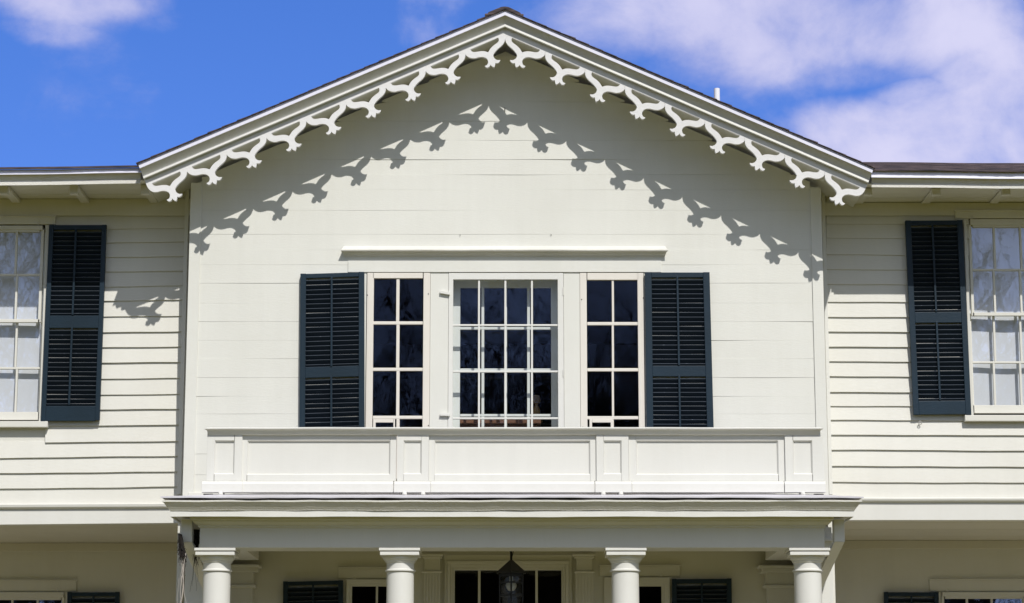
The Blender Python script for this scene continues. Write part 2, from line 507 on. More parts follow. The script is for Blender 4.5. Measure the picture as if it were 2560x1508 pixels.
seams = [140, 205, 255, 303, 351, 399, 437, 475, 526, 586, 625, 662, 708, 758, 804, 851, 897, 944, 991, 1035, 1084, 1135, 1187, 1240]
ap = rake_pt(60, -1, 0, 0); lf = rake_pt(60, -1, 1, 0); rt = rake_pt(60, 1, 1, 0)
sl, sr = (ap.z - lf.z) / (ap.x - lf.x), (ap.z - rt.z) / (rt.x - ap.x)
hx0, hx1 = PX(914, 0), PX(1612, 0)
hz0, hz1 = PZ(1197, 0), PZ(681, 0)
mb = MB()
rr = random.Random(3)
AMPS = [(rr.choice((.0, .0, .0002, .0004, .0006)), rr.uniform(0, 6.3)) for _ in seams]
CBW = PX(497, 0) - PX(472, 0)
for k in range(len(seams) - 1):
    z1, z0 = PZ(seams[k], 0), PZ(seams[k + 1], 0)
    xs = [XL + CBW, XR - CBW]
    cuts = sorted(rr.uniform(-2.0, 2.0) for _ in range(rr.choice((0, 1, 1, 2))))
    cuts = [c for c in cuts if not (hx0 - .2 < c < hx1 + .2 and z0 < hz1 and z1 > hz0)]
    pts = [xs[0]] + cuts + [xs[1]]
    for a, b in zip(pts, pts[1:]):
        spans = [(a, b)]
        if z0 < hz1 - .002 and z1 > hz0:
            spans = [s_ for s_ in ((a, min(b, hx0)), (max(a, hx1), b)) if s_[1] > s_[0] + .01]
        for x0, x1 in spans:
            x0 = max(x0, ap.x - (ap.z - z0 - .012) / sl); x1 = min(x1, ap.x + (ap.z - z0 - .012) / sr)
            if x1 < x0 + .02: continue
            za, zb = z0 + .0004, z1 - .0002
            if z0 < hz1 < z1 and x0 < hx1 and x1 > hx0: za = hz1
            nx = max(2, int((x1 - x0) / .12))
            y_t = rr.uniform(.0, .0006)
            amp_, ph_ = AMPS[k]
            lipf = lambda x: -amp_ * max(0, math.sin(1.1 * x + ph_) * .8 + .35) - (.0042 * max(0, min(1, (x + .75) * .8)) * max(0, min(1, (1.0 - x) * 3)) if seams[k + 1] == 399 else 0)
            w1, w2 = wob(k, .0010, 2.2, 5, 11), wob(k * .37, .0016, 1.5, 4)
            wtop = wob(k - 1, .0010, 2.2, 5, 11)
            # a board as a thin slab whose lower edge wavers
            poly_top = lambda x: min(zb, ap.z + (x - ap.x) * sl if x < ap.x else ap.z - (x - ap.x) * sr)
            secs = []
            for i in range(nx + 1):
                x = lerp(x0, x1, i / nx)
                zt = poly_top(x)
                if zt < za + .004: zt = za + .004
                secs.append([(x, lipf(x) + w2(x), za + (w1(x) if za == z0 + .0004 else 0)), (x, y_t + w2(x), zt + (wtop(x) if zt == zb else 0)), (x, .03, zt), (x, .03, za)])
            mb.skin(secs)
gw = mb.build('gable_wall', M['wall'], house)
tag(gw, 'flush board wall of the gable')
# sheathing behind the boards, in four pieces round the window opening, and the side walls of the bay
mb = MB()
zt = PZ(150, 0)
mb.prism([(XL, ZTOPWALL - .2), (hx0, ZTOPWALL - .2), (hx0, ap.z - .02 + (hx0 - ap.x) * sl), (XL, ap.z - .02 + (XL - ap.x) * sl)], .032, .10)
mb.prism([(hx1, ZTOPWALL - .2), (XR, ZTOPWALL - .2), (XR, ap.z - .02 - (XR - ap.x) * sr), (hx1, ap.z - .02 - (hx1 - ap.x) * sr)], .032, .10)
mb.prism([(hx0, hz1), (hx1, hz1), (hx1, ap.z - .02 - (hx1 - ap.x) * sr), (ap.x, ap.z - .02), (hx0, ap.z - .02 + (hx0 - ap.x) * sl)], .032, .10)
mb.box(hx0, hx1, .032, .10, ZTOPWALL - .2, hz0)
mb.build('sheathing', M['wall'], gw)
mb = MB()
for x0, x1 in ((XL, XL + .06), (XR - .06, XR)):
    xi = x0 if x0 == XL else x1
    mb.box(x0, x1, .101, 4.0, ZTOPWALL - .2, ap.z - .03 - abs(xi - ap.x) * max(sl, sr))
mb.build('side_wall', M['wall'], gw)
for sgn in (-1, 1):
    mb = MB()
    x0, x1 = (XL - .008, XL + CBW) if sgn < 0 else (XR - CBW, XR + .008)
    xi = x0 if sgn < 0 else x1
    mb.box(x0, x1, -.012, .031, ZTOPWALL - .03, ap.z - .01 - abs(xi - ap.x) * (sl if sgn < 0 else sr))
    xo = (XL - .008, XL) if sgn < 0 else (XR, XR + .008)
    mb.box(xo[0], xo[1], .0311, W - .03, ZTOPWALL - .03, ap.z - .03 - abs(xi - ap.x) * (sl if sgn < 0 else sr))
    mb.build('corner_board', M['wall'], house, bevel=.003)
mb = MB()
mb.rect(470, 1231, 2060, 1243, -.018, .03)
mb.build('base_board', M['wall'], gw, bevel=.003)

# --- gable roof
roof = MB()
for side in (-1, 1):
    n = 26
    a0, e0 = rake_pt(-.5, side, 0, .090), rake_pt(-.5, side, 1.004, .090)
    u = (e0 - a0)
    ln = u.length
    for k in range(n):
        # each course laps the one below: thin wedge, thick at its lower edge
        t0, t1 = max(0, 1 - (k + 1.08) / n), 1 - k / n
        p0, p1 = a0 + u * t0, a0 + u * t1
        rj = random.uniform(-.002, .002)
        th = .0065 + random.uniform(-.001, .003)
        dx = random.uniform(-.004, .004)
        secs = []
        for y in (p0.y * 0, 4.2):
            secs.append([(p0.x, (p0.y + rj) if y == 0 else y, p0.z), (p1.x + dx * side, (p1.y + rj) if y == 0 else y, p1.z), (p1.x + dx * side, (p1.y + rj) if y == 0 else y, p1.z + th), (p0.x, (p0.y + rj) if y == 0 else y, p0.z + .002)])
        roof.skin(secs)
gr = roof.build('gable_roof', M['shingle'], house)
rc = MB()
cap = [(1212, 34), (1212, 26), (1216, 25), (1220, 25.5), (1221, 20.5), (1240, 22.5 - 8), (1254, 16), (1262, 14.8), (1270, 16), (1287, 23), (1300, 29), (1301, 33), (1309, 34), (1309, 39.5)]
cap = [(1212, 41), (1212, 33.5), (1219, 33), (1221, 29.5), (1237, 23), (1253, 16.5), (1263, 15.5), (1272, 17), (1289, 25), (1301, 31), (1302, 34), (1309, 34.5), (1309, 41), (1263, 21)]
pts = [P(x, y, -.47) for x, y in cap]
rc.prism([(p.x, p.z) for p in pts], -.465, .2)
pts2 = [(p.x, p.z - .004) for p in pts]
rc.prism(pts2, .205, 4.2)
rc.build('ridge_cap', M['shingle'], gr, bevel=.003)
for side in (-1, 1):
    mb = MB()
    rake_sweep(mb, [(0, .064), (6.3, .066), (7.4, .080), (14.5, .080), (15.5, .074), (15, .058), (1, .030)], side, 60, wob(side, .0012, 2, 5, 9))
    mb.build('drip_edge', M['metal'], gr, smooth=25)
    mb = MB()   # crown board under the drip edge
    rake_sweep(mb, [(13.5, .054), (16, .052), (24, .040), (33, .026), (37.5, .020), (37.5, -.02), (13.5, -.02)], side, 60, wob(side + 5, .001, 3, 7))
    mb.build('rake_crown', M['worn'], gr, smooth=30)
    mb = MB()
    rake_sweep(mb, [(37.6, .036), (43, .038), (45.2, .030), (46.2, .018), (46.2, -.02), (37.6, -.02)], side, 60, wob(side + 5, .001, 3, 7))
    mb.build('rake_moulding', M['trim'], gr, smooth=25)
    mb = MB()   # soffit between bargeboard and wall
    a, b = rake_pt(47, side, 0, 0), rake_pt(47, side, 1, 0)
    lo_ = [(a.x, a.z), (b.x, b.z), (b.x, b.z + .03), (a.x, a.z + .03)]
    mb.skin([[(x, (-GT - .0) if i in (0, 3) else -(GL if side < 0 else GR), z) for i, (x, z) in enumerate(lo_)], [(x, 4.0, z) for x, z in lo_]])
    mb.build('gable_soffit', M['wall'], gr)

# --- bargeboards: a rail and nine sawn scrolls a side
ZS = 11.415
U_OUT = [(150, 940), (190, 985), (225, 1007), (260, 1025), (305, 1039), (350, 1045), (390, 1046), (430, 1042), (475, 1030), (520, 1017), (570, 1007), (620, 1003), (662, 1006), (700, 1015), (730, 1028), (758, 1048), (778, 1070), (792, 1098), (800, 1130), (797, 1165), (787, 1198), (770, 1222), (748, 1242), (705, 1255),
         (722, 1278), (745, 1296), (775, 1304), (808, 1296), (835, 1275), (855, 1248), (870, 1220), (890, 1248), (915, 1268), (945, 1282), (975, 1290), (990, 1258), (998, 1225), (1003, 1195), (1004, 1165), (1030, 1172), (1060, 1171), (1090, 1160), (1115, 1140), (1135, 1112), (1148, 1078),
         (1125, 1080), (1100, 1084), (1070, 1084), (1035, 1075), (1000, 1055), (972, 1026), (955, 995), (945, 955), (952, 925), (966, 898), (985, 870), (1010, 838), (1040, 803), (1080, 762), (1120, 727), (1160, 693), (1200, 655), (1232, 615), (1255, 580), (1272, 540), (1281, 500), (1285, 440)]
U_HOLE = [(1085, 445), (1100, 475), (1105, 510), (1102, 535), (1090, 560), (1070, 582), (1040, 607), (1000, 636), (960, 665), (925, 696), (890, 730), (862, 765), (840, 800), (820, 832), (800, 862), (785, 866), (765, 858), (740, 850), (700, 842), (660, 838), (610, 839), (560, 845), (510, 854), (460, 863), (420, 868), (380, 868), (352, 862), (330, 850), (312, 832), (300, 815), (285, 795)]
SLOPE_U = 500 / 1135


def unit_px(q, side, k, lastend=False):
    """scroll unit k (0 at the apex) on the given side: reference coordinates to photo pixels"""
    x = (q[0] - 1285) / ZS
    v = (q[1] - (775 - SLOPE_U * q[0])) / ZS          # pixels straight below the rail's top edge
    pitch, run, drop = (99.43, 905.0, 379.0) if side < 0 else (99.9, 905.6, 389.0)
    ax = 1262.9
    px = ax + side * (-x + pitch * k) * (1.0) if side > 0 else ax + x - pitch * k
    top = 74 + abs(px - ax) * (drop / (901.0 if side < 0 else 905.6))
    return px, top + v


RAILV = 13.0
for side in (-1, 1):
    slope = 379 / 901 if side < 0 else 389 / 905.6
    endx = 361.6 if side < 0 else 2168.3
    rail = MB()
    nn = 30
    secs = []
    for k in range(nn + 1):
        px = lerp(1262.9, endx, k / nn)
        top = 74 + abs(px - 1262.9) * slope
        bot = top + RAILV
        pxb = px
        if k == nn: pxb = px - side * 5.2; bot = 74 + abs(pxb - 1262.9) * slope + RAILV
        Y = YB(px)
        a = P(px, top - 3, Y); b = P(pxb, bot, Y)
        secs.append([(a.x, Y, a.z), (b.x, Y, b.z), (b.x, Y + .032, b.z), (a.x, Y + .032, a.z)])
    rail.skin(secs)
    bo = rail.build('bargeboard', M['barge'], house)
    for k in range(9):
        last = k == 8
        out = list(U_OUT)
        pts = [unit_px(q, side, k) for q in out]
        hole = [unit_px(q, side, k) for q in U_HOLE]
        if last:
            # the lowest scroll ends in a plain rounded heel instead of a cusp
            e = endx
            top = 74 + abs(e - 1262.9) * slope
            heel = [(e - side * 5.2, top - 2.2 + RAILV - .5), (e - side * 7.5, top + 15.5), (e - side * 11, top + 20.5), (e - side * 15.5, top + 24)]
            pts = [p for p in pts if (p[0] - e) * side < -19]
            pts = heel + pts
            bl = 74 + abs(e - side * 5.2 - 1262.9) * slope + RAILV
            pts[0] = (e - side * 5.2, bl)
        # along the rail's lower edge on both sides of the opening
        railpt = lambda px: (px, 74 + abs(px - 1262.9) * slope + RAILV)
        start = [] if last else [railpt(pts[0][0])]
        ring_ = start + pts + [railpt(pts[-1][0])] + [railpt(hole[0][0])] + hole[1:-1] + [railpt(hole[-1][0])]
        if k == 0:
            pass
        poly = []
        for x, y in ring_:
            p = P(x, y, YB(x)); poly.append((p.x, p.z))
        ys = [YB(x) for x, y in ring_]
        sc = MB()
        sc.prism(poly, 0, 1)
        n_ = len(poly)
        sc.v = [(v[0], ys[i] if i < n_ else ys[i - n_] + .032, v[2]) for i, v in enumerate(sc.v)]
        sc.build('scroll', M['barge'], bo)

# a hook and a few nail heads left in the boards
for x, y0, y1 in ((1262, 269, 279), (1150, 587.3, 588.7), (1377.5, 586.5, 588.3)):
    mb = MB(); q, q2 = P(x, y0, -.006), P(x + .8, y1, -.006)
    mb.tube([q + Vector((0, .012, 0)), q, (q + q2) / 2 + Vector((0, -.007, 0)), q2], .002, 6)
    mb.build('nail', M['iron'], gw)
# --- wings
LW = [455, 493, 537, 571, 605, 641, 677, 714.5, 749.5, 789.6, 828.3, 866, 905, 944.6, 984.6, 1022, 1061, 1102.5, 1139.7, 1178.3, 1216.5, 1259]
RW = [455, 494, 528, 559, 594.5, 636.6, 673.8, 710.6, 754.6, 792, 828.7, 866.8, 903, 940.7, 979.4, 1014.7, 1049.5, 1086.3, 1124.4, 1164.5, 1204.6, 1244.5]
WIN = {-1: dict(c=(-112, 563.6, 117, 1053), sill=(-118, 1053, 119, 1068), px=(-85, 104)),
       1: dict(c=(2418, 548, 2640, 1037.5), sill=(2412.6, 1037.5, 2646, 1053), px=(2425, 2614))}
XOUT = 7.5
for side in (-1, 1):
    lines = LW if side < 0 else RW
    inner = 462 if side < 0 else 2066
    outer = -900 if side < 0 else 3460
    slope = .0115 if side < 0 else .0055
    wx0, wx1 = (WIN[side]['c'][0] + 4, WIN[side]['c'][2] - 4)
    wy0, wy1 = WIN[side]['c'][1] - 18, WIN[side]['sill'][3] - 4
    mb = MB()
    for k in range(len(lines) - 1):
        wv = wob(k * 3 + side, .8, .013, .031, .006)
        wt = wob(k * 3 + 3 + side, .8, .013, .031, .006)
        th = .017 + random.uniform(-.002, .003)
        yb, yt = lines[k + 1], lines[k]
        spans = [(inner, outer)]
        if yb > wy0 and yt < wy1:
            spans = [(inner, wx1), (wx0, outer)] if side < 0 else [(inner, wx0), (wx1, outer)]
        for a, b in spans:
            n = max(2, int(abs(b - a) / 40)); secs = []
            for i in range(n + 1):
                px = lerp(a, b, i / n); s_ = slope * abs(px - inner)
                pb = P(px, yb + s_ + wv(px), W - th); pt = P(px, yt + s_ + wt(px) - 2.5, W - .003)
                secs.append([(pb.x, W - th, pb.z), (pt.x, W - .003, pt.z), (pt.x, W + .004, pt.z), (pb.x, W + .002, pb.z)])
            mb.skin(secs)
    cw = mb.build('clapboard_wall', M['clap'], house)
    # sheathing round the window
    mb = MB()
    xi = XL if side < 0 else XR
    xo = side * XOUT
    wa, wb_ = PX(wx0, W), PX(wx1, W)
    zt_, zb_ = PZ(430, W), PZ(1262, W)
    zw1, zw0 = PZ(wy0, W), PZ(wy1, W)
    x0, x1 = min(xi, xo), max(xi, xo)
    for a, b, c, d in ((x0, wa, zb_, zt_), (wb_, x1, zb_, zt_), (wa, wb_, zw1, zt_), (wa, wb_, zb_, zw0)):
        mb.box(a, b, W + .006, W + .09, c, d)
    mb.build('sheathing', M['clap'], cw)
    mb = MB()
    if side < 0: mb.rect(453, 470, 463, 1236, W - .03, W - .004)
    else: mb.rect(2063, 470, 2072, 1236, W - .03, W - .004)
    mb.build('corner_trim', M['trim'], cw, bevel=.002)

    # drip cap and band board along the bottom of the upper storey, porch ceiling and first-floor wall
    y_cap = (1258, 1272, 1308.5) if side < 0 else (1244.5, 1257, 1301.5)
    edge = 462 if side < 0 else 2066
    mb = MB()
    n = 34; secs = []
    wz = wob(side + 20, .0015, 1, 3, 6)
    for i in range(n + 1):
        px = lerp(edge, -900 if side < 0 else 3460, i / n)
        sl_ = abs(px - edge) * (.004 if side < 0 else 0)
        z0, z1 = P(px, y_cap[1] + sl_, W).z, P(px, y_cap[0] + sl_, W).z
        x = PX(px, W); z = wz(x)
        secs.append([(x, W - .048, z0 + .012 + z), (x, W - .052, z1 - .012 + z), (x, W - .02, z1 + z), (x, W + .02, z1 + z), (x, W + .02, z0 + z), (x, W - .030, z0 + z)])
    mb.skin(secs)
    mb.build('drip_cap', M['trim'], house, smooth=30)
    mb = MB(); secs = []
    for i in range(n + 1):
        px = lerp(edge, -900 if side < 0 else 3460, i / n)
        sl_ = abs(px - edge) * (.010 if side < 0 else 0)
        z0, z1 = P(px, y_cap[2] + sl_, W).z, P(px, y_cap[1] + sl_ * .4, W).z + .004
        x = PX(px, W)
        secs.append([(x, W - .022, z0), (x, W - .022, z1), (x, W + .08, z1), (x, W + .08, z0)])
    mb.skin(secs)
    zc = PZ(y_cap[2], W) + .012
    mb.build('band_board', M['trim'], house, bevel=.003)
    mb = MB()
    for k in range(9):
        y0 = W + .081 + k * .205
        mb.box(x0 if side < 0 else XR - .1, XL + .1 if side < 0 else x1, y0, y0 + .203, zc + random.uniform(0, .002), zc + .03)
    mb.build('porch_ceiling', M['porch'], house)
    mb = MB()
    mb.box(x0 if side < 0 else XR - .1, XL + .1 if side < 0 else x1, YW - .02, YW + .0, zc - .07, zc - .001)
    mb.build('ceiling_moulding', M['porch'], house, bevel=.004)

# --- first-floor walls
mb = MB()
ZCEIL = PZ(1308.5, W) + .012
DOOR = (1117.6, 1387, 1422, 1508)
for side in (-1, 1):
    wy = 1500 if side < 0 else 1496
    if side < 0: wa, wb_ = PX(-52, YW, 1500), PX(155, YW, 1500)
    else: wa, wb_ = PX(2360, YW, 1500), PX(2560, YW, 1500)
    zt_, zw, zs = ZCEIL + .02, PZ(wy - 4, YW), PZ(1794, YW)
    xi = XL - .02 if side < 0 else XR + .02
    x0, x1 = (-XOUT, xi) if side < 0 else (xi, XOUT)
    for a, b, c, d in ((x0, wa, FLOOR, zt_), (wb_, x1, FLOOR, zt_), (wa, wb_, zw, zt_), (wa, wb_, FLOOR, zs)):
        mb.box(a, b, YW, YW + .1, c, d)
    # the end wall between wing porch and portico
    mb.box(xi - .04 if side < 0 else xi, xi if side < 0 else xi + .04, .16, YW, FLOOR, zt_)
    mb.build('porch_wall', M['clap'], house)
    mb = MB()
mb = MB()
zt_ = ZCEIL + .02
xa = [XL + .03, PX(876, YC, 1480), PX(985, YC, 1480), PX(1136, YC, 1480), PX(1404.6, YC, 1480), PX(1560, YC, 1480), PX(1658, YC, 1480), XR - .03]
zw = PZ(1464, YC); zd = PZ(1425, YC)
for a, b, c, d in ((xa[0], xa[1], FLOOR, zt_), (xa[2], xa[3], FLOOR, zt_), (xa[4], xa[5], FLOOR, zt_), (xa[6], xa[7], FLOOR, zt_),
                   (xa[1], xa[2], zw, zt_), (xa[1], xa[2], FLOOR, PZ(1754, YC)), (xa[3], xa[4], zd, zt_), (xa[5], xa[6], zw, zt_), (xa[5], xa[6], FLOOR, PZ(1754, YC))):
    mb.box(a, b, YC, YC + .1, c, d)
mb.build('entry_wall', M['clap'], house)
mb = MB()
mb.box(-XOUT, XOUT, -1.0, YW, FLOOR - .12, FLOOR)
mb.box(-2.7, 2.7, -1.35, -1.0, FLOOR - .3, FLOOR - .14)
mb.build('porch_floor', paint('grey_porch_floor', (.34, .31, .235), .6, .1, .2), house)

# --- rooms behind the glass, rear and end walls
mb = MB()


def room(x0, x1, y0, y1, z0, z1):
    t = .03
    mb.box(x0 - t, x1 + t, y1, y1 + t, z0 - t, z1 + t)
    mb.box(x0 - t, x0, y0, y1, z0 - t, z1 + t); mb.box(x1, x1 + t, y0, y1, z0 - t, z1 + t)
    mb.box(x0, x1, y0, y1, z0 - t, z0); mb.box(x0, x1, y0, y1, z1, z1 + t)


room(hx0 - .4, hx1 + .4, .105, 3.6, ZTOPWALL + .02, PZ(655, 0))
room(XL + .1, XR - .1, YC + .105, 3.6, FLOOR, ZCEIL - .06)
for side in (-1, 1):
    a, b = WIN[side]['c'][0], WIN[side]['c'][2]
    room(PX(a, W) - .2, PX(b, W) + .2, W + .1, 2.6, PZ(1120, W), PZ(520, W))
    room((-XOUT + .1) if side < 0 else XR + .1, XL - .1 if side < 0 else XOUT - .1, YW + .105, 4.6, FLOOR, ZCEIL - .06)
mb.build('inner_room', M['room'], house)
mb = MB()
mb.box(-XOUT, XOUT, 5.9, 6.0, 0, PZ(430, W) + .25)
mb.box(-XOUT, -XOUT + .1, W + .1, 5.9, 0, PZ(430, W)); mb.box(XOUT - .1, XOUT, W + .1, 5.9, 0, PZ(430, W))
mb.prism([(XL, PZ(470, 0)), (XR, PZ(470, 0)), (ap.x, ap.z)], 4.05, 4.15)
mb.build('rear_wall', M['clap'], house)

# --- wing roofs and eaves
YE = -0.335               # front of the drip edge along the eaves
for side in (-1, 1):
    if side < 0: edge, outer, ys = 352, -900, dict(shing=415.5, drip=420, lip=430, fas=433, bot=451, end=459, tilt=.0125)
    else: edge, outer, ys = 2178, 3460, dict(shing=414, drip=427, lip=441.5, fas=444.5, bot=460.5, end=468, tilt=.008)
    n = 44
    wz = wob(side + 40, .0022, 1.2, 3.1, 7.3); wy = wob(side + 41, .002, 2, 5, 9)

    def sweep(mb, prof, e=edge, o=outer, wobz=True, tilt=ys['tilt']):
        secs = []
        for i in range(n + 1):
            px = lerp(e, o, i / n)
            sec = []
            for py, Y, dz in prof:
                p = P(px, py + tilt * abs(px - edge), Y)
                sec.append((PX(px, Y, 430), Y + (wy(p.x) if wobz else 0), p.z + dz + (wz(p.x) if wobz else 0)))
            secs.append(sec)
        mb.skin(secs)
    # roof: shingle courses rising back from the eave
    mb = MB()
    rise = .262 if side < 0 else .31
    for k in range(9):
        y0, y1 = YE - .029 + k * .125, YE - .029 + (k + 1.15) * .125
        z = PZ(ys['drip'], YE) + .004
        th = .010
        rz = wob(side * 7 + k, .002, 2.3, 6, 13)
        secs = []
        for i in range(n * 3 + 1):
            px = lerp(edge + side * -6, outer, i / (n * 3)); x = PX(px, YE, 430)
            dz = P(px, ys['drip'] + ys['tilt'] * abs(px - edge), YE).z - PZ(ys['drip'], YE) + wz(x)
            j = rz(x) + random.uniform(-.002, .002)
            secs.append([(x, y0 + j, z + rise * (y0 - YE) + dz), (x, y0 + j, z + rise * (y0 - YE) + th + dz), (x, y1, z + rise * (y1 - YE) + .004 + dz), (x, y1, z + rise * (y1 - YE) - .004 + dz)])
        mb.skin(secs)
    zr = PZ(ys['drip'], YE) + rise * 1.1
    xa_, xb_ = PX(edge, YE), PX(outer, YE)
    mb.box(min(xa_, xb_), max(xa_, xb_), YE + 1.1, 6.2, zr - .08, zr - .05)
    wr = mb.build('wing_roof', M['shingle'], house)
    mb = MB()
    sweep(mb, [(ys['drip'] + .5, YE, 0), (ys['lip'] - .5, YE - .004, 0), (ys['lip'] + .5, YE - .012, 0), (ys['fas'] - 1, YE - .012, 0), (ys['fas'], YE - .006, 0), (ys['fas'], YE + .03, 0), (ys['drip'] + .5, YE + .06, 0)])
    mb.build('drip_edge', M['metal'], wr, smooth=25)
    mb = MB()
    sweep(mb, [(ys['fas'] + .5, YE + .022, 0), (ys['bot'] - 9, YE + .030, 0), (ys['bot'] - 2, YE + .040, 0), (ys['bot'], YE + .030, 0), (ys['end'], YE + .030, 0), (ys['end'], YE + .06, 0), (ys['fas'] + .5, YE + .06, 0)])
    mb.build('eave_fascia', M['worn'], wr, smooth=30)
    mb = MB()
    zs = PZ(ys['end'], YE + .06) + .022
    for k in range(4):
        a = YE + .062 + k * (W - YE - .07) / 4; b = a + (W - YE - .07) / 4 - .002
        zz = zs + random.uniform(0, .003)
        mb.box(min(xa_, xb_) + (0), max(xa_, xb_), a, b, zz, zz + .02)
    mb.build('eave_soffit', M['clap'], wr)
    mb = MB()
    y0 = 508
    mb.box(min(xi := (XL if side < 0 else XR), xb_), max(xi, xb_), W - .026, W - .0202, PZ(541, W), zs - .002)
    mb.build('frieze_board', M['clap'], wr, bevel=.003)
    # rafter tails
    xsrc = [x for x in (352 - 8 + 18, 184, 8, -168)] if side < 0 else [2170, 2341, 2515.6, 2690]
    for px in xsrc:
        Yt = YE + .17
        cx = PX(px, Yt, 480); hw = .031
        zb = PZ(485 if side < 0 else 487, Yt)
        if px < 0 and side < 0: zb -= .008
        mb = MB()
        prof = [(Yt, zb), (Yt, zs - .003), (W - .027, zs - .003), (W - .027, zb + .040), (Yt + .055, zb + .047), (Yt + .052, zb)]
        mb.skin([[(cx - hw, y, z) for y, z in prof], [(cx + hw, y, z) for y, z in prof]])
        mb.build('rafter_tail', M['clap'], house, bevel=.0015)

# --- vent pipe through the gable roof
mb = MB()
p = P(1792, 222, 1.0); rr_ = .024
zb = p.z - .5
mb.lathe([(rr_, zb), (rr_, p.z), (rr_ - .006, p.z), (rr_ - .006, p.z - .06)], p.x, 1.0, 20)
mb.build('vent_pipe', M['pvc'], house, smooth=40)


# --- windows
def bars(mb, xs, ys, y0, y1, x0, x1, w, h, Yf, Yb):
    """muntins: horizontals run through, verticals fill between"""
    hs = [y0] + [v for y in ys for v in (y - h / 2, y + h / 2)] + [y1]
    for y in ys: mb.rect(x0, y - h / 2, x1, y + h / 2, Yf, Yb)
    for x in xs:
        for a, b in zip(hs[::2], hs[1::2]):
            mb.rect(x - w / 2, a, x + w / 2, b, Yf + .001, Yb)


def pane(x0, y0, x1, y1, Y, parent, mat=None):
    """one sheet per light, each a touch out of true like old glass"""
    mb = MB()
    a, b = P(x0, (y0 + y1) / 2, Y), P(x1, (y0 + y1) / 2, Y)
    z0, z1 = PZ(y1, Y), PZ(y0, Y)
    t = [random.uniform(-.0012, .0012) for _ in range(4)]
    mb.add([(a.x, Y + t[0], z0), (b.x, Y + t[1], z0), (b.x, Y + t[2], z1), (a.x, Y + t[3], z1)], [(0, 1, 2, 3)])
    return mb.build('pane', mat or M['glass'], parent)


# centre window: outer storm casement, deep reveal, inner sash
mb = MB()
mb.ring((1120.5, 682.5, 1409.5, 1197), (1132, 699, 1395, 1163), -.004, .03)
bars(mb, [1197.4, 1263.4, 1329.8], [813, 928.8, 1045.8], 699, 1163, 1132, 1395, 5, 4.6, .004, .026)
cwin = mb.build('casement_window', M['trim'], house, bevel=.0025)
tag(cwin, 'wide middle casement with four panes across')
xs = [1132, 1197.4, 1263.4, 1329.8, 1395]; ysr = [699, 813, 928.8, 1045.8, 1163]
for i in range(4):
    for j in range(4): pane(xs[i], ysr[j], xs[i + 1], ysr[j + 1], .016, cwin)
mb = MB()   # reveal boards between the storm casement and the inner sash
Yr = .155
x0, x1 = PX(1128, .03), PX(1399, .03); zt, zb = PZ(693, .03), PZ(1170, .03)
mb.box(x0 - .02, x0, .031, Yr + .05, zb, zt); mb.box(x1, x1 + .02, .031, Yr + .05, zb, zt)
mb.box(x0 - .02, x1 + .02, .031, Yr + .05, zt + .001, zt + .02); mb.box(x0 - .02, x1 + .02, .031, Yr + .05, zb - .02, zb - .001)
mb.build('reveal', M['wall'], cwin)
mb = MB()
mb.ring((1125, 688, 1403, 1172), (1150, 719, 1378, 1150), Yr, Yr + .035)
bars(mb, [1207, 1264, 1321.3], [821, 924.6, 1038.5], 719, 1150, 1150, 1378, 7, 6.4, Yr + .003, Yr + .03)
isash = mb.build('inner_sash', M['trim'], cwin, bevel=.0025)
mb = MB()
for a, b in ((1150, 1207), (1207, 1264), (1264, 1321), (1321, 1378)):
    pass
mb.add([P(1150, 1150, Yr + .018), P(1378, 1150, Yr + .018), P(1378, 719, Yr + .018), P(1150, 719, Yr + .018)], [(0, 1, 2, 3)])
mb.build('inner_glass', M['glass'], cwin)
# wooden turn buttons and hinges
for y, tilt in ((731, 6), (1037.5, 1)):
    mb = MB()
    mb.quad4((1100, y - 5), (1124.5, y - 5 + tilt * .7), (1124.5, y + 2 + tilt * .7), (1100, y + 2), -.024, -.008)
    mb.build('turn_button', M['trim'], cwin, bevel=.002)
for y0, y1 in ((718, 738), (923, 942)):
    mb = MB(); mb.rect(1407, y0, 1409, y1, -.010, -.004); mb.build('hinge', M['trim'], cwin, bevel=.001)

# casings, head board, hood
mb = MB()
mb.rect(1074.5, 681, 1120, 1197, .000, .0315)
mb.build('mullion_casing', M['wall'], house, bevel=.0025)
mb = MB()
mb.rect(1410, 681, 1450.5, 1197, .000, .0315)
mb.build('mullion_casing', M['wall'], house, bevel=.0025)
mb = MB()
mb.rect(870, 652, 1653, 680.6, -.0095, .0)
mb.build('head_casing', M['wall'], house, bevel=.002)
mb = MB()
a, b = PX(853, 0, 635), PX(1669, 0, 635)
n = 40; secs = []
wz = wob(77, .0016, 2, 5, 12)
zt, zm, zl = PZ(616.5, .0), PZ(624.6, -.062), PZ(641, -.012)
for i in range(n + 1):
    t = i / n; z = wz(lerp(a, b, t))
    sec = []
    for y, zz in ((.010, zl - .002), (-.008, zl), (-.012, zl + .010), (-.026, zl + .018), (-.030, zl + .026), (-.046, zm - .012), (-.058, zm - .007), (-.062, zm - .006), (-.063, zm + .001), (-.040, zm + .012), (-.012, zt), (.010, zt + .004)):
        ins = (.064 + y) * .35
        sec.append((lerp(a + ins, b - ins, t), y, zz + z))
    secs.append(sec)
mb.skin(secs)
mb.build('window_hood', M['worn'], house, smooth=30)

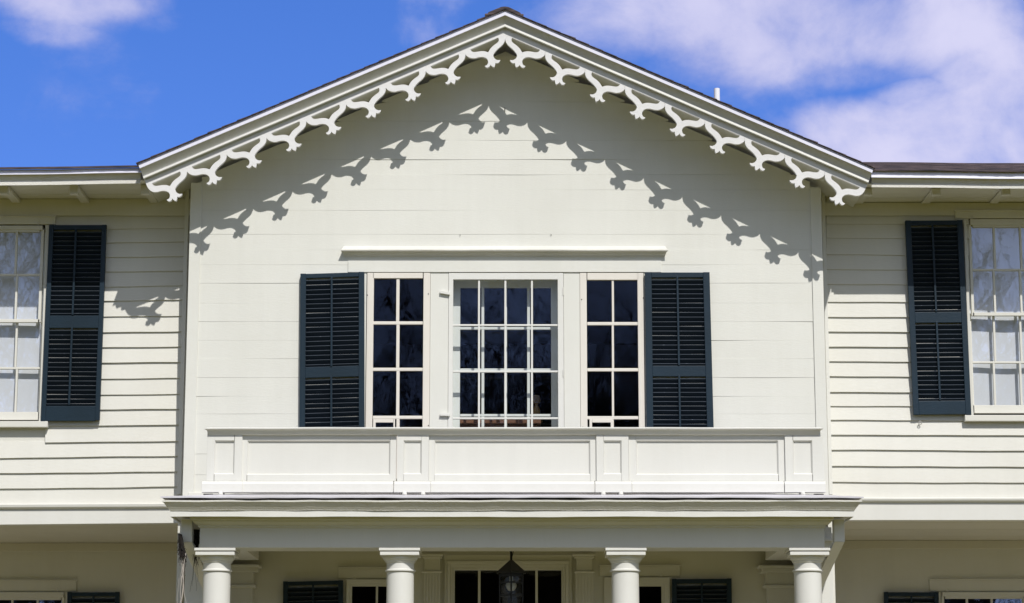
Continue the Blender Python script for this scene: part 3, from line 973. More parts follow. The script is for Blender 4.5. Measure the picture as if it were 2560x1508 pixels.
for side, o, cols, rows, vent in ((-1, (915, 682, 1074, 1197), [(932, 990.5), (998.5, 1057)], [(696, 803), (812, 917), (930, 1039), (1048, 1163)], (932, 1048, 987, 1163)),
                                  (1, (1451, 682.5, 1611.5, 1197), [(1468, 1529.5), (1535, 1596)], [(700, 805), (813.5, 917), (932, 1040), (1049, 1163)], (1474, 1048, 1531, 1163))):
    mb = MB()
    mb.ring(o, (cols[0][0], rows[0][0], cols[1][1], rows[-1][1]), -.005, .03)
    cx = (cols[0][1] + cols[1][0]) / 2; cwd = cols[1][0] - cols[0][1]
    ym = [(rows[i][1] + rows[i + 1][0]) / 2 for i in range(3)]
    bars(mb, [cx], ym, rows[0][0], rows[-1][1], cols[0][0], cols[1][1], cwd, 8, .002, .028)
    sw = mb.build('side_window', M['sash'], house, bevel=.0028)
    tag(sw, 'narrow cream sash two panes wide')
    for c in cols:
        for r in rows: pane(c[0], r[0], c[1], r[1], .022, sw)
    mb = MB()   # small sliding vent set into the lowest left light
    mb.ring((vent[0], vent[1], vent[2], vent[3]), (vent[0] + 6.5, vent[1] + 8.5, vent[2] - 4, vent[3] - 8), -.001, .015)
    mb.build('storm_vent', M['sash'], sw, bevel=.002)
    for nx, ny in (((o[0] + 3.5, 738), (o[2] - 3, 735), (o[2] - 3, 1064)) if side < 0 else ((o[0] + 3.2, 749), (o[2] - 3, 745), (o[0] + 6, 1068))):
        mb = MB(); q = P(nx, ny, -.006); mb.lathe([(.004, 0), (.004, .004)], 0, 0, 10)
        mb.v = [(q.x + v[0], -.0085 + v[2] * .9, q.z + v[1]) for v in mb.v]
        mb.build('screw', M['iron'], sw)


# double-hung windows of the wings
def double_hung(name, casing, sill, header, cols, up, low, Yw, mun_h, shade=True, mat=M['clap'], gmat=None, hook=None, lows=True):
    """cols: x-limits of the lights; up/low: (top, bottom) of glass in each sash; mun_h: y of the two horizontal muntins"""
    mb = MB()
    x0, x1 = cols[0][0], cols[-1][1]
    mb.ring(casing, (x0 - 7, up[0] - 6, x1 + 7, casing[3]), Yw - .030, Yw + .02)
    win = mb.build(name, mat, house, bevel=.003)
    mb = MB(); hd = .036 if sill else .014
    mb.rect(*header, Yw - hd, Yw + .0)
    mb.rect(header[0] - 2, header[1] - 3, header[2] + 2, header[1] - .3, Yw - hd - .012, Yw + .0)
    mb.build('window_head', mat, win, bevel=.003)
    if sill:
        mb = MB(); mb.rect(*sill, Yw - .060, Yw + .02); mb.build('window_sill', mat, win, bevel=.004)
    # parting stops
    for nm, (t, b), hm, Y, rail in (('upper_sash', up, mun_h[0], Yw - .016, 8), ('lower_sash', low, mun_h[1], Yw + .018, 20)):
        mb = MB()
        mb.ring((x0 - 6.8, t - 6, x1 + 6.8, b + rail), (x0, t, x1, b), Y, Y + .032)
        xs_ = [(cols[i][1] + cols[i + 1][0]) / 2 for i in range(len(cols) - 1)]
        bars(mb, xs_, [hm], t, b, x0, x1, 5.2, 5, Y + .002, Y + .03)
        s_ = mb.build(nm, mat, win, bevel=.002)
        for c in cols:
            pane(c[0] - 2, t, c[1] + 2, hm, Y + .018, s_, gmat or M['glass2'])
            pane(c[0] - 2, hm, c[1] + 2, b, Y + .018, s_, gmat or M['glass2'])
    mb = MB()     # jamb liners close the gap to the room
    for a, b in ((x0 - 12, x0 - 7.2), (x1 + 7.2, x1 + 12)):
        mb.rect(a, up[0] - 10, b, low[1] + 25, Yw + .021, Yw + .15)
    mb.rect(x0 - 7, up[0] - 14, x1 + 7, up[0] - 7, Yw + .021, Yw + .15)
    mb.build('jamb', mat, win)
    if hook:
        mb = MB(); q = P(hook[0], hook[1], Yw - .04)
        mb.tube([q + Vector((.012 * math.sin(t), -.004, .012 * math.cos(t))) for t in [i * .6 for i in range(0, 9)]], .0035, 6)
        mb.tube([q + Vector((0, .01, -.012)), q + Vector((0, -.012, -.016))], .005, 6)
        mb.build('hook', mat, win)
    return win


wl = double_hung('sash_window', (-110, 563.8, 117, 1053), (-118, 1053, 119, 1068), (-134, 542, 138, 560.5), [(-84, -24), (-20, 38), (42, 99)],
                 (580, 798), (806, 1030), W, (687, 920.5), hook=(96, 556))
tag(wl, 'shaded sash window of the left wing')
wr_ = double_hung('sash_window', (2418, 547.6, 2640, 1037.5), (2412.6, 1037.5, 2646, 1053), (2388, 528, 2668, 545.5), [(2432, 2484), (2489, 2550), (2555, 2614)],
                  (568.5, 781.5), (789.5, 1013), W, (674.5, 906), hook=(2429.5, 543))
for win_, a, b, lab in ((-1, -92, 108, 'white roller shade drawn behind the upstairs left wing window'), (1, 2424, 2622, 'white roller shade drawn behind the upstairs right wing window')):
    mb = MB()
    yt, yb = (572, 1034) if win_ < 0 else (560, 1017)
    Ys = W + .085
    n = 24; secs = []
    wv = wob(win_ + 60, .004, 6, 14)
    x0, x1 = PX(a, Ys), PX(b, Ys)
    for i in range(n + 1):
        x = lerp(x0, x1, i / n); y = Ys + wv(x)
        secs.append([(x, y, PZ(yb, Ys)), (x, y - .004, PZ((yt + yb) / 2, Ys)), (x, y, PZ(yt, Ys)), (x, y + .003, PZ(yt, Ys)), (x, y - .001, PZ((yt + yb) / 2, Ys)), (x, y + .003, PZ(yb, Ys))])
    mb.skin(secs)
    o = tag(mb.build('roller_shade', M['shade'], smooth=60), lab, 'shade', kind='thing')
# first floor
d1 = double_hung('porch_window', (-72, 1480.5, 167, 1800), None, (-96, 1452, 191, 1478), [(-52, 26), (31, 90), (94, 151.7)], (1500, 1640), (1648, 1780), YW, (1610, 1720), hook=(144, 1473))
d2 = double_hung('porch_window', (2351, 1480.5, 2590, 1800), None, (2324, 1450, 2614, 1478), [(2363, 2417), (2422, 2479), (2484, 2560)], (1497, 1640), (1648, 1780), YW, (1610, 1720), hook=(2368, 1474))
d3 = double_hung('porch_window', (864, 1448.5, 1000, 1760), None, (846, 1420, 1012, 1446), [(879, 939), (944.5, 985)], (1466, 1600), (1608, 1740), YC, (1570, 1680), hook=(885, 1444), gmat=M['glass'])
d4 = double_hung('porch_window', (1511, 1443.5, 1676.5, 1760), None, (1498, 1415, 1700, 1441), [(1560, 1592), (1597, 1654.5)], (1466, 1600), (1608, 1740), YC, (1570, 1680), hook=(1653, 1436), gmat=M['glass'])


# --- shutters: frame, louvres, tilt rod
def shutter(c, Yf, stile, top, mid, bottom_rail, pitch, rod=.5, n_lean=None):
    """c: pixel corners TL TR BR BL of the leaf; top/mid/bottom: rail limits as pixel rows"""
    tl, tr, br, bl = c
    th = .030
    def xl(y): return lerp(tl[0], bl[0], (y - tl[1]) / (bl[1] - tl[1]))
    def xr(y): return lerp(tr[0], br[0], (y - tr[1]) / (br[1] - tr[1]))
    yb = bl[1]
    ty = lambda f: lerp(tl[1], tr[1], f)
    mb = MB()
    mb.quad4((tl[0], tl[1]), (tl[0] + stile, tl[1]), (bl[0] + stile, bl[1]), bl, Yf, Yf + th)
    mb.quad4((tr[0] - stile, tr[1]), tr, br, (br[0] - stile, br[1]), Yf, Yf + th)
    def rail(a, b, off=.002):
        mb.quad4((xl(a) + stile, a), (xr(a) - stile, a + (tr[1] - tl[1]) * .9), (xr(b) - stile, b + (tr[1] - tl[1]) * .9), (xl(b) + stile, b), Yf + off, Yf + th - .001)
    rail(tl[1] + .8, top); rail(mid[0], mid[1])
    if bottom_rail: rail(bottom_rail, yb - .5)
    o = mb.build('shutter', M['shutter'], house, bevel=.0025)
    lv = MB()
    tilt = tr[1] - tl[1]
    for a, b in ((top, mid[0]), (mid[1], bottom_rail or yb)):
        nsl = int(round((b - a) / pitch))
        for k in range(nsl):
            y = a + (k + .55) * (b - a) / nsl
            jl, jr = random.uniform(-.35, .35), random.uniform(-.35, .35)
            pl, pr = P(xl(y) + stile - 1, y + jl, Yf + .007), P(xr(y) - stile + 1, y + tilt * .9 + jr, Yf + .007)
            h = .0042
            hgt = (b - a) / nsl / F * 17.3
            sec = []
            for p in (pl, pr):
                sec.append([(p.x, p.y, p.z - h / 2), (p.x, p.y, p.z + h / 2), (p.x, p.y + .019, p.z - hgt * .78 + h / 2), (p.x, p.y + .019, p.z - hgt * .78 - h * .7)])
            o_ = len(lv.f)
            lv.skin(sec)
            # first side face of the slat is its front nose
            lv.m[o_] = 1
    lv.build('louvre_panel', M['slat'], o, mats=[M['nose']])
    for a, b in ((top - 3, mid[0] - 2), (mid[1] - 3, (bottom_rail - 3) if bottom_rail else yb)):
        rd = MB()
        xa_, xb_ = lerp(xl(a), xr(a), rod), lerp(xl(b), xr(b), rod)
        rd.quad4((xa_ - 2.3, a), (xa_ + 2.3, a), (xb_ + 2.3, b), (xb_ - 2.3, b), Yf - .006, Yf + .006)
        rd.build('tilt_rod', M['shutter'], o, bevel=.001)
    return o


s1 = shutter([(751, 684), (910.6, 679.5), (911, 1170), (747.5, 1170)], -.043, 14, 695.5, (918, 945), 1145, 11.6, .49)
s2 = shutter([(1612.3, 680.3), (1774, 680.3), (1787, 1170), (1618, 1170)], -.043, 16.5, 693.5, (914.5, 941), 1145, 11.6, .50)
s3 = shutter([(122.6, 561.8), (266, 561.8), (248.5, 1050.5), (101.7, 1053)], W - .062, 11.5, 574, (789, 820), 1015, 11.45, .47)
s4 = shutter([(2263.3, 551), (2406.7, 550), (2428.8, 1037.6), (2284, 1037)], W - .062, 14, 563, (780.5, 807), 1002.5, 11.4, .47)
tag(s4, 'weathered shutter with flaking paint')
s5 = shutter([(168, 1480), (298.5, 1480), (296, 1800), (166, 1800)], YW - .05, 11, 1491, (1640, 1665), None, 11)
s6 = shutter([(2210, 1480), (2347, 1480), (2350, 1800), (2213, 1800)], YW - .05, 11, 1491, (1640, 1665), None, 11)
s7 = shutter([(707.5, 1453.5), (857.5, 1450.5), (857, 1760), (707, 1760)], YC - .05, 12, 1464, (1610, 1635), None, 11)
s8 = shutter([(1680, 1447), (1829, 1446), (1833, 1760), (1682, 1760)], YC - .05, 12, 1459, (1610, 1635), None, 11)
# iron eye screwed under the right wing shutter
mb = MB(); q = P(2300.5, 1057.5, W - .035)
mb.tube([q + Vector((.010 * math.sin(t), 0, .012 * math.cos(t))) for t in [i * 2 * math.pi / 14 for i in range(15)]], .003, 6)
mb.tube([q + Vector((0, 0, .012)), q + Vector((.002, .02, .02))], .003, 6)
mb.build('eye_hook', paint('grey_iron_hook', (.35, .34, .32), .5, .1, .1), house)

# --- front door with transom, pilasters
mb = MB()
dx0, dx1 = 1136, 1404.6
zt = PZ(1425, YC - .02)
for k, (gx, gy, Yp) in enumerate(((26, 38, .028), (18, 26, .042), (9, 13, .030))):
    pass
steps = [(1110, 1387, YC - .024), (1117.6, 1402, YC - .040), (1125, 1410, YC - .030), (1131, 1418, YC - .020)]
for k, (x, y, Y) in enumerate(steps):
    nx = steps[k + 1][0] if k + 1 < len(steps) else dx0
    ny = steps[k + 1][1] if k + 1 < len(steps) else 1425
    mir = 2 * 1270.2 - x; nmir = 2 * 1270.2 - nx
    mb.rect(x, y, mir, ny, Y, YC + .01)
    mb.rect(x, ny, nx, 1900, Y, YC + .01); mb.rect(nmir, ny, mir, 1900, Y, YC + .01)
door = mb.build('front_door', M['clap'], house, bevel=.003)
mb = MB()
for x in (1198, 1341.5): mb.rect(x - 3.2, 1425, x + 3.2, 1540, YC + .004, YC + .04)
mb.rect(dx0, 1540, dx1, 1556, YC + .004, YC + .04)
mb.rect(1204, 1556.5, 1335, 1900, YC + .02, YC + .06)
mb.build('transom_frame', M['clap'], door, bevel=.002)
for a, b in ((1136, 1195), (1201.5, 1338), (1345, 1404.6)): pane(a, 1425, b, 1540, YC + .03, door)
for a, b in ((1136, 1195), (1345, 1404.6)): pane(a, 1556, b, 1880, YC + .03, door)


def pilaster(xa, xb, capx, ys, Y, flute, parent=house):
    mb = MB()
    w = PX(xb, Y, 1480) - PX(xa, Y, 1480)
    x0 = PX(xa, Y, 1480)
    z1 = PZ(ys[-1], Y)
    if flute:
        nf = 5; fw = w / (nf * 2 + 1)
        mb.box(x0, x0 + w, Y + .006, YC, FLOOR, z1)
        for k in range(nf + 1): mb.box(x0 + 2 * k * fw, x0 + (2 * k + 1) * fw, Y, Y + .0061, FLOOR, z1)
    else: mb.box(x0, x0 + w, Y, YC, FLOOR, z1)
    p_ = mb.build('pilaster', M['clap'], parent, bevel=.002)
    mb = MB()
    for (a, b, ya, yb, dy) in capx: mb.rect(a, ya, b, yb, Y - dy, YC)
    mb.build('pilaster_cap', M['clap'], p_, bevel=.004)
    return p_


pilaster(1060, 1101, [(1053, 1108, 1384, 1389.5, .045), (1057, 1104.5, 1389.6, 1396, .03), (1061, 1100.5, 1396.1, 1427, .008), (1053.5, 1103.5, 1427.1, 1432, .025)], [1432], YC - .05, True)
pilaster(1439, 1483, [(1431, 1488, 1384, 1389.5, .045), (1436, 1484, 1389.6, 1396, .03), (1441, 1480.5, 1396.1, 1427, .008), (1437, 1486.5, 1427.1, 1432, .025)], [1432], YC - .05, True)
YP = YC - .12
pilaster(520, 630, [(520, 650, 1411, 1418, .06), (520, 643.5, 1418.1, 1430, .045), (520, 631, 1430.1, 1461, .012), (520, 637, 1461.1, 1468.5, .03)], [1468.5], YP, False)
pilaster(1919, 2040, [(1897, 2040, 1413, 1420, .06), (1904, 2040, 1420.1, 1431, .045), (1915, 2040, 1431.1, 1462, .012), (1911, 2040, 1462.1, 1468.5, .03)], [1468.5], YP, False)
# corner posts below the ends of the gable wall
for a, b, ytop in ((461, 524, 1345), (2030, 2083, 1318)):
    mb = MB(); mb.box(PX(a, .02, 1480), PX(b, .02, 1480), .02, .158, FLOOR, PZ(ytop, .02))
    o = mb.build('corner_post', M['trim'], house, bevel=.003)
    mb = MB(); mb.rect(a - 5, 1347, b + 5, 1353, -.02, .155); mb.build('post_cap', M['trim'], o, bevel=.003)

# ------------------------------------------------------------------ portico
YF = -0.60
portico = thing('portico', 'white entrance portico with four round columns and a moulded cornice', 'portico', (0, -.4, FLOOR))
bx0, bx1 = PX(499, YF, 1345), PX(2061.3, YF, 1345)
zb, zt = PZ(1369.6, YF), PZ(1312, YF)
mb = MB()
n = 40
mb.box(bx0, bx1, YF, YF + .30, zb, zt)
mb.box(bx0, bx0 + .30, YF + .3005, YP - .065, zb + .001, zt); mb.box(bx1 - .30, bx1, YF + .3005, YP - .065, zb + .001, zt)
ent = mb.build('entablature', M['trim'], portico, bevel=.004)
mb = MB()
mb.box(bx0 + .3, bx1 - .3, YF + .3, YC - .001, zt - .02, zt)
mb.build('portico_ceiling', M['porch'], portico)


def wrap(mb, prof, Yend, wz=None, wo=None, n=60, Xl=None, Xr=None):
    """prof: (overhang, z): carried round the left side, the front and the right side of the entablature"""
    Xl = bx0 if Xl is None else Xl; Xr = bx1 if Xr is None else Xr
    secs = []
    for x, y, kind in [(None, Yend, 'L')] + [(i / n, None, 'F') for i in range(n + 1)] + [(None, Yend, 'R')]:
        sec = []
        for o, z in prof:
            if kind == 'L': sec.append((Xl - o, Yend, z))
            elif kind == 'R': sec.append((Xr + o, Yend, z))
            else:
                X = lerp(Xl - o, Xr + o, x)
                e = min(1, min(x, 1 - x) * 12)
                sec.append((X, YF - o - (wo(X) * e if wo else 0), z + (wz(X) if wz else 0) * (.4 + .6 * e)))
        secs.append(sec)
    mb.skin(secs)


OV = .185
zf0, zf1 = PZ(1292, YF - OV), PZ(1277, YF - OV)
zc1 = PZ(1250, YF - OV - .06)
mb = MB()     # bed mouldings under the soffit
zs = zf0 + .012
wrap(mb, [(.0, zs - .075), (.010, zs - .070), (.012, zs - .055), (.030, zs - .050), (.045, zs - .035), (.048, zs - .022), (.062, zs - .018), (.064, zs), (.0, zs)], YF + .3, wob(1, .0015, 1.5, 4), wob(2, .002, 2, 5))
mb.build('bed_moulding', M['trim'], ent, smooth=30)
mb = MB()
w1, w2 = wob(5, .0028, 1.3, 3.3, 8, 17), wob(6, .0025, 1.1, 3.7, 9)
wrap(mb, [(.0, zs + .001), (OV - .008, zs + .001), (OV - .006, zf0), (OV, zf0), (OV, zf1), (.0, zf1)], YF + .3, w1, w2)
mb.build('cornice_fascia', M['trim'], ent, smooth=25)
mb = MB()
w3, w4 = wob(8, .0035, 1.2, 3, 7.7, 19), wob(9, .003, 1.4, 4.1, 10, 23)
wrap(mb, [(.0, zf1 + .001), (OV + .006, zf1 + .001), (OV + .010, zf1 + .010), (OV + .014, zf1 + .014), (OV + .022, zf1 + .026), (OV + .038, zf1 + .046), (OV + .048, zf1 + .058), (OV + .051, zc1 - .012), (OV + .052, zc1), (.0, zc1)], YF + .3, w3, w4)
mb.build('cornice_crown', M['worn'], ent, smooth=35)
# sheet-metal roof: front slope and hipped ends, with a thin wavy lip
ov = OV + .063
zl = PZ(1246, YF - ov)
mb = MB()
sl_r = .168
nx = 70
xs_ = [lerp(bx0 - ov, bx1 + ov, i / nx) for i in range(nx + 1)]
rows_ = []
wl_ = wob(31, .004, 1.6, 4.4, 11, 21); wb_ = wob(33, .004, 3, 8, 17)
ny = 10
for j in range(ny + 1):
    d = j / ny * (0 - (YF - ov))
    row = []
    for x in xs_:
        de = min(x - (bx0 - ov), (bx1 + ov) - x) * .62
        hgt = sl_r * min(d, de + .05 if de < d else d)
        row.append((x, YF - ov + d + (wl_(x) * .4 if j == 0 else 0), zl + .013 + hgt + wl_(x) * (1 if j < 2 else .3) + (wb_(x + d * 5) * .35 if j else 0)))
    rows_.append(row)
vs = [v for r_ in rows_ for v in r_]
k = nx + 1
fs = [(j * k + i, j * k + i + 1, (j + 1) * k + i + 1, (j + 1) * k + i) for j in range(ny) for i in range(nx)]
nv = len(vs)
vs += [(v[0], v[1], v[2] - .010) for v in vs]
fs += [tuple(i + nv for i in f[::-1]) for f in fs]
bd = [(i, i + 1) for i in range(nx)] + [(j * k + nx, (j + 1) * k + nx) for j in range(ny)] + [(ny * k + i + 1, ny * k + i) for i in range(nx)][::-1] + [((j + 1) * k, j * k) for j in range(ny)][::-1]
fs += [(b, a, a + nv, b + nv) for a, b in bd]
mb.add(vs, fs)
mb.build('portico_roof', M['roofmetal'], portico, smooth=30)

# columns
YCOL = YF + .150
ztop = zb - .0005


def make_column(cx):
    z = ztop
    mb = MB()
    mb.lathe([(.100, FLOOR + .14), (.1015, FLOOR + .5), (.100, FLOOR + 1.2), (.097, z - .175), (.097, z - .165), (.1005, z - .162)], cx, YCOL, 48)
    col = mb.build('column', M['trim'], portico, smooth=40)
    mb = MB()
    mb.box(cx - .148, cx + .148, YCOL - .148, YCOL + .148, FLOOR + .001, FLOOR + .07)
    mb.lathe([(.135, FLOOR + .071), (.142, FLOOR + .09), (.135, FLOOR + .11), (.112, FLOOR + .12), (.103, FLOOR + .14)], cx, YCOL, 48)
    mb.build('column_base', M['trim'], col, smooth=30)
    mb = MB()
    h = .1455
    mb.box(cx - h, cx + h, YCOL - h - .006, YCOL + h, z - .019, z)
    h2 = .124
    mb.box(cx - h2, cx + h2, YCOL - h2 - .006, YCOL + h2, z - .0265, z - .0191)
    h3 = .1385
    mb.box(cx - h3, cx + h3, YCOL - h3 - .006, YCOL + h3, z - .050, z - .0266)
    mb.build('abacus', M['trim'], col, bevel=.002)
    mb = MB()
    mb.lathe([(.1005, z - .160), (.108, z - .157), (.1085, z - .149), (.1045, z - .146), (.0985, z - .142), (.0975, z - .118), (.0985, z - .099), (.104, z - .0935), (.1075, z - .0915), (.1080, z - .084), (.1135, z - .080), (.119, z - .073), (.1225, z - .066), (.124, z - .0505)], cx, YCOL, 48)
    mb.build('capital', M['trim'], col, smooth=30)
    return col


for px in (542.5, 1000.8, 1563, 2019): make_column(PX(px, YCOL, 1430))

# knee braces under the corners of the cornice
for side in (-1, 1):
    xs_ = (452, 479.6) if side < 0 else (2085.5, 2111.3)
    mb = MB()
    mb.rect(xs_[0], 1298.5, xs_[1], 1355, -.60, -.50)
    q = [P(xs_[0], 1355, -.60), P(xs_[1], 1355, -.60)]
    w_ = q[1].x - q[0].x
    tx = P(505.7, 1472, -.10).x if side < 0 else P(2056, 1472, -.10).x - w_
    tz = PZ(1472, -.10)
    # lower, outer face then the top face of the raking strut
    A = [(q[0].x, -.60, q[0].z - .0005), (q[1].x, -.60, q[0].z - .0005), (q[1].x, -.50, q[0].z - .0005), (q[0].x, -.50, q[0].z - .0005)]
    tz2 = tz + .0
    B = [(tx, -.10, tz2), (tx + w_, -.10, tz2), (tx + w_, .018, tz2 + .10), (tx, .018, tz2 + .10)]
    mb.skin([A, B])
    mb.build('knee_brace', M['trim'], portico, bevel=.003)

# ------------------------------------------------------------------ balustrade on the portico roof
YBAL = -.62
bal = thing('balustrade', 'low panelled white balustrade standing along the portico roof', 'balustrade', (0, YBAL, zl))
panels = [((605, 975.5 + 11), (617.6, 975.5)), ((1072.5, 1490.5), (1086, 1475.5)), ((1572, 1962.5), (1590, 1946))]
posts = [((517, 605), (535.6, 586), (504, 605.5)), ((993, 1072), (1008.6, 1054), (985, 1076.5)), ((1491, 1571.7), (1508.6, 1554), (1488, 1579.6)), ((1963, 2059.5), (1982.5, 2031), (1962, 2064.5))]


def panelled(name, x0, x1, i0, i1, y0, y1, iy0, iy1, Yf):
    mb = MB()
    mb.ring((x0, y0, x1, y1), (i0, iy0, i1, iy1), Yf, Yf + .05)
    o = mb.build(name, M['trim'], bal, bevel=.0015)
    mb = MB()
    # bevelled bead, then the sunk field
    a, b = PX(i0, Yf, 1140), PX(i1, Yf, 1140); zt_, zb__ = PZ(iy0, Yf), PZ(iy1, Yf)
    m = .008
    out = [(a, Yf + .0005, zb__), (b, Yf + .0005, zb__), (b, Yf + .0005, zt_), (a, Yf + .0005, zt_)]
    inn = [(a + m, Yf + .013, zb__ + m), (b - m, Yf + .013, zb__ + m), (b - m, Yf + .013, zt_ - m), (a + m, Yf + .013, zt_ - m)]
    fld = [(a + m, Yf + .017, zb__ + m), (b - m, Yf + .017, zb__ + m), (b - m, Yf + .017, zt_ - m), (a + m, Yf + .017, zt_ - m)]
    mb.add(out + inn + fld, [(0, 1, 5, 4), (1, 2, 6, 5), (2, 3, 7, 6), (3, 0, 4, 7), (4, 5, 9, 8), (5, 6, 10, 9), (6, 7, 11, 10), (7, 4, 8, 11), (8, 9, 10, 11)])
    mb.build('sunk_field', M['trim'], o)
    return o


for (x0, x1), (i0, i1) in panels: panelled('panel', x0, x1 + 4, i0, i1, 1082, 1203, 1101.5, 1187, YBAL + .012)
prev = None
for (x0, x1), (i0, i1), (p0, p1) in posts: panelled('post', x0, x1, i0, i1, 1080, 1203, 1101.5, 1185.5, YBAL - .006)


def plinth(mb, x0, x1, Yf):
    a, b = PX(x0, Yf, 1215), PX(x1, Yf, 1215)
    z0, z1 = PZ(1231, Yf), PZ(1202.5, Yf)
    pr = [(Yf, z0), (Yf, z1 - .020), (Yf + .020, z1), (Yf + .06, z1), (Yf + .06, z0)]
    mb.skin([[(a, y, z) for y, z in pr], [(b, y, z) for y, z in pr]])


for k, (a, b) in enumerate(((605.8, 983), (1077, 1486.5), (1580, 1960.5))):
    mb = MB(); plinth(mb, a, b, YBAL - .022); mb.build('plinth_board', M['trim'], bal, bevel=.002)
for _, _, (a, b) in posts:
    mb = MB(); plinth(mb, a, b, YBAL - .036); mb.build('post_base', M['trim'], bal, bevel=.002)
mb = MB()
n = 50; secs = []
wz = wob(91, .0012, 1.5, 4, 9)
a, b = PX(510.5, YBAL - .05, 1080), PX(2058.5, YBAL - .05, 1080)
zt_, zb_ = PZ(1071, YBAL - .05), PZ(1081, YBAL - .03)
zu = PZ(1088, YBAL)
pr = [(.0, zu), (.012, zu + .004), (.019, zb_), (.022, zb_ + .008), (.029, zb_ + .016), (.041, zt_ - .008), (.052, zt_ - .004), (.053, zt_), (.02, zt_ + .012), (-.045, zt_ + .012), (-.05, zt_ - .01), (-.04, zu)]
for i in range(n + 1):
    t = i / n
    secs.append([(lerp(a + (.053 - max(o, 0)) * .6, b - (.053 - max(o, 0)) * .6, t), YBAL - o, z + wz(lerp(a, b, t))) for o, z in pr])
mb.skin(secs)
mb.build('handrail', M['trim'], bal, smooth=30)
for px in (553, 1012, 1058, 1508, 1552, 2006):
    mb = MB(); x = PX(px, YBAL, 1235)
    mb.box(x - .021, x + .021, YBAL - .005, YBAL + .045, zl - .0 + .03, PZ(1231.5, YBAL - .03))
    mb.lathe([(.018, zl + .045), (.016, zl + .06), (.008, zl + .07)], x, YBAL - .03, 12)
    mb.build('foot', M['worn'], bal, bevel=.002)
for side in (-1, 1):     # end bearers running back to the wall
    x = PX(507 if side < 0 else 2061, YBAL, 1232)
    mb = MB(); z1 = PZ(1231.6, YBAL - .03)
    mb.box(min(x, x - side * .07), max(x, x - side * .07), YBAL + .03, -.02, z1 - .035, z1 - .002)
    mb.build('bearer', M['darkgap'], bal, bevel=.003)

# ------------------------------------------------------------------ lantern under the portico
YL = -.05
lx = PX(1278, YL, 1430)
lz = PZ(1402, YL)
lan = thing('lantern', 'black iron lantern with a peaked cap hanging in the portico', 'lantern', (lx, YL, lz - .35))
ms = 17.35 / F
mb = MB()
mb.tube([(lx, YL, zt - .021), (lx, YL, lz - .01)], .009, 10)
mb.tube([(lx - .012, YL - .01, PZ(1377, YL)), (lx - .003, YL - .01, PZ(1384, YL))], .003, 6)
mb.tube([(lx + .017, YL - .01, PZ(1376, YL)), (lx + .012, YL - .01, PZ(1386, YL)), (lx + .006, YL - .008, PZ(1392, YL))], .003, 6)
mb.build('stem', M['iron'], lan)
mb = MB()
zc = PZ(1430, YL)
rot = math.pi / 6


def hexring(r, z, n=6): return [(lx + r * math.cos(rot + 2 * math.pi * i / n), YL + r * math.sin(rot + 2 * math.pi * i / n), z) for i in range(n)]


mb.skin([hexring(.120, zc - .013), hexring(.122, zc - .006), hexring(.118, zc), hexring(.020, lz - .002), hexring(.012, lz + .004)])
mb.build('cap', M['iron'], lan)
mb = MB()
rb = .098; zb0, zb1 = zc - .30, zc - .014
for z0, z1, r0, r1 in ((zb1 - .022, zb1, rb * 1.02, rb), (zb1 - .070, zb1 - .060, rb, rb), (zb1 - .165, zb1 - .150, rb * .99, rb * .99), (zb0, zb0 + .02, rb * .95, rb * .95)):
    A, B, Cc, D = hexring(r0, z0), hexring(r1, z1), hexring(r1 - .012, z1), hexring(r0 - .012, z0)
    mb.skin([D, A, B, Cc, D], caps=False)
for i in range(6):
    a = rot + 2 * math.pi * i / 6
    mb.tube([(lx + rb * .97 * math.cos(a), YL + rb * .97 * math.sin(a), zb0), (lx + rb * .985 * math.cos(a), YL + rb * .985 * math.sin(a), zb1)], .006, 6)
    for f in ():
        b = rot + 2 * math.pi * (i + 1) / 6
        x, y = lerp(math.cos(a), math.cos(b), f), lerp(math.sin(a), math.sin(b), f)
        mb.tube([(lx + rb * .96 * x, YL + rb * .96 * y, zb0), (lx + rb * .975 * x, YL + rb * .975 * y, zb1)], .0035, 5)
mb.build('cage', M['iron'], lan)
mb = MB()
mb.skin([hexring(rb * .90, zb0 + .021), hexring(rb * .92, zb1 - .023)], caps=False)
mb.build('lantern_glass', glass_mat('seedy_glass', 1.4, .6, (.72, .72, .68)), lan)
mb = MB()
bz = PZ(1478, YL)
mb.lathe([(.004, bz), (.022, bz + .005), (.034, bz + .020), (.041, bz + .042), (.034, bz + .058), (.016, bz + .062), (.014, zb1 - .02)], lx, YL, 24)
mb.build('bulb', M['bulb'], lan, smooth=50)

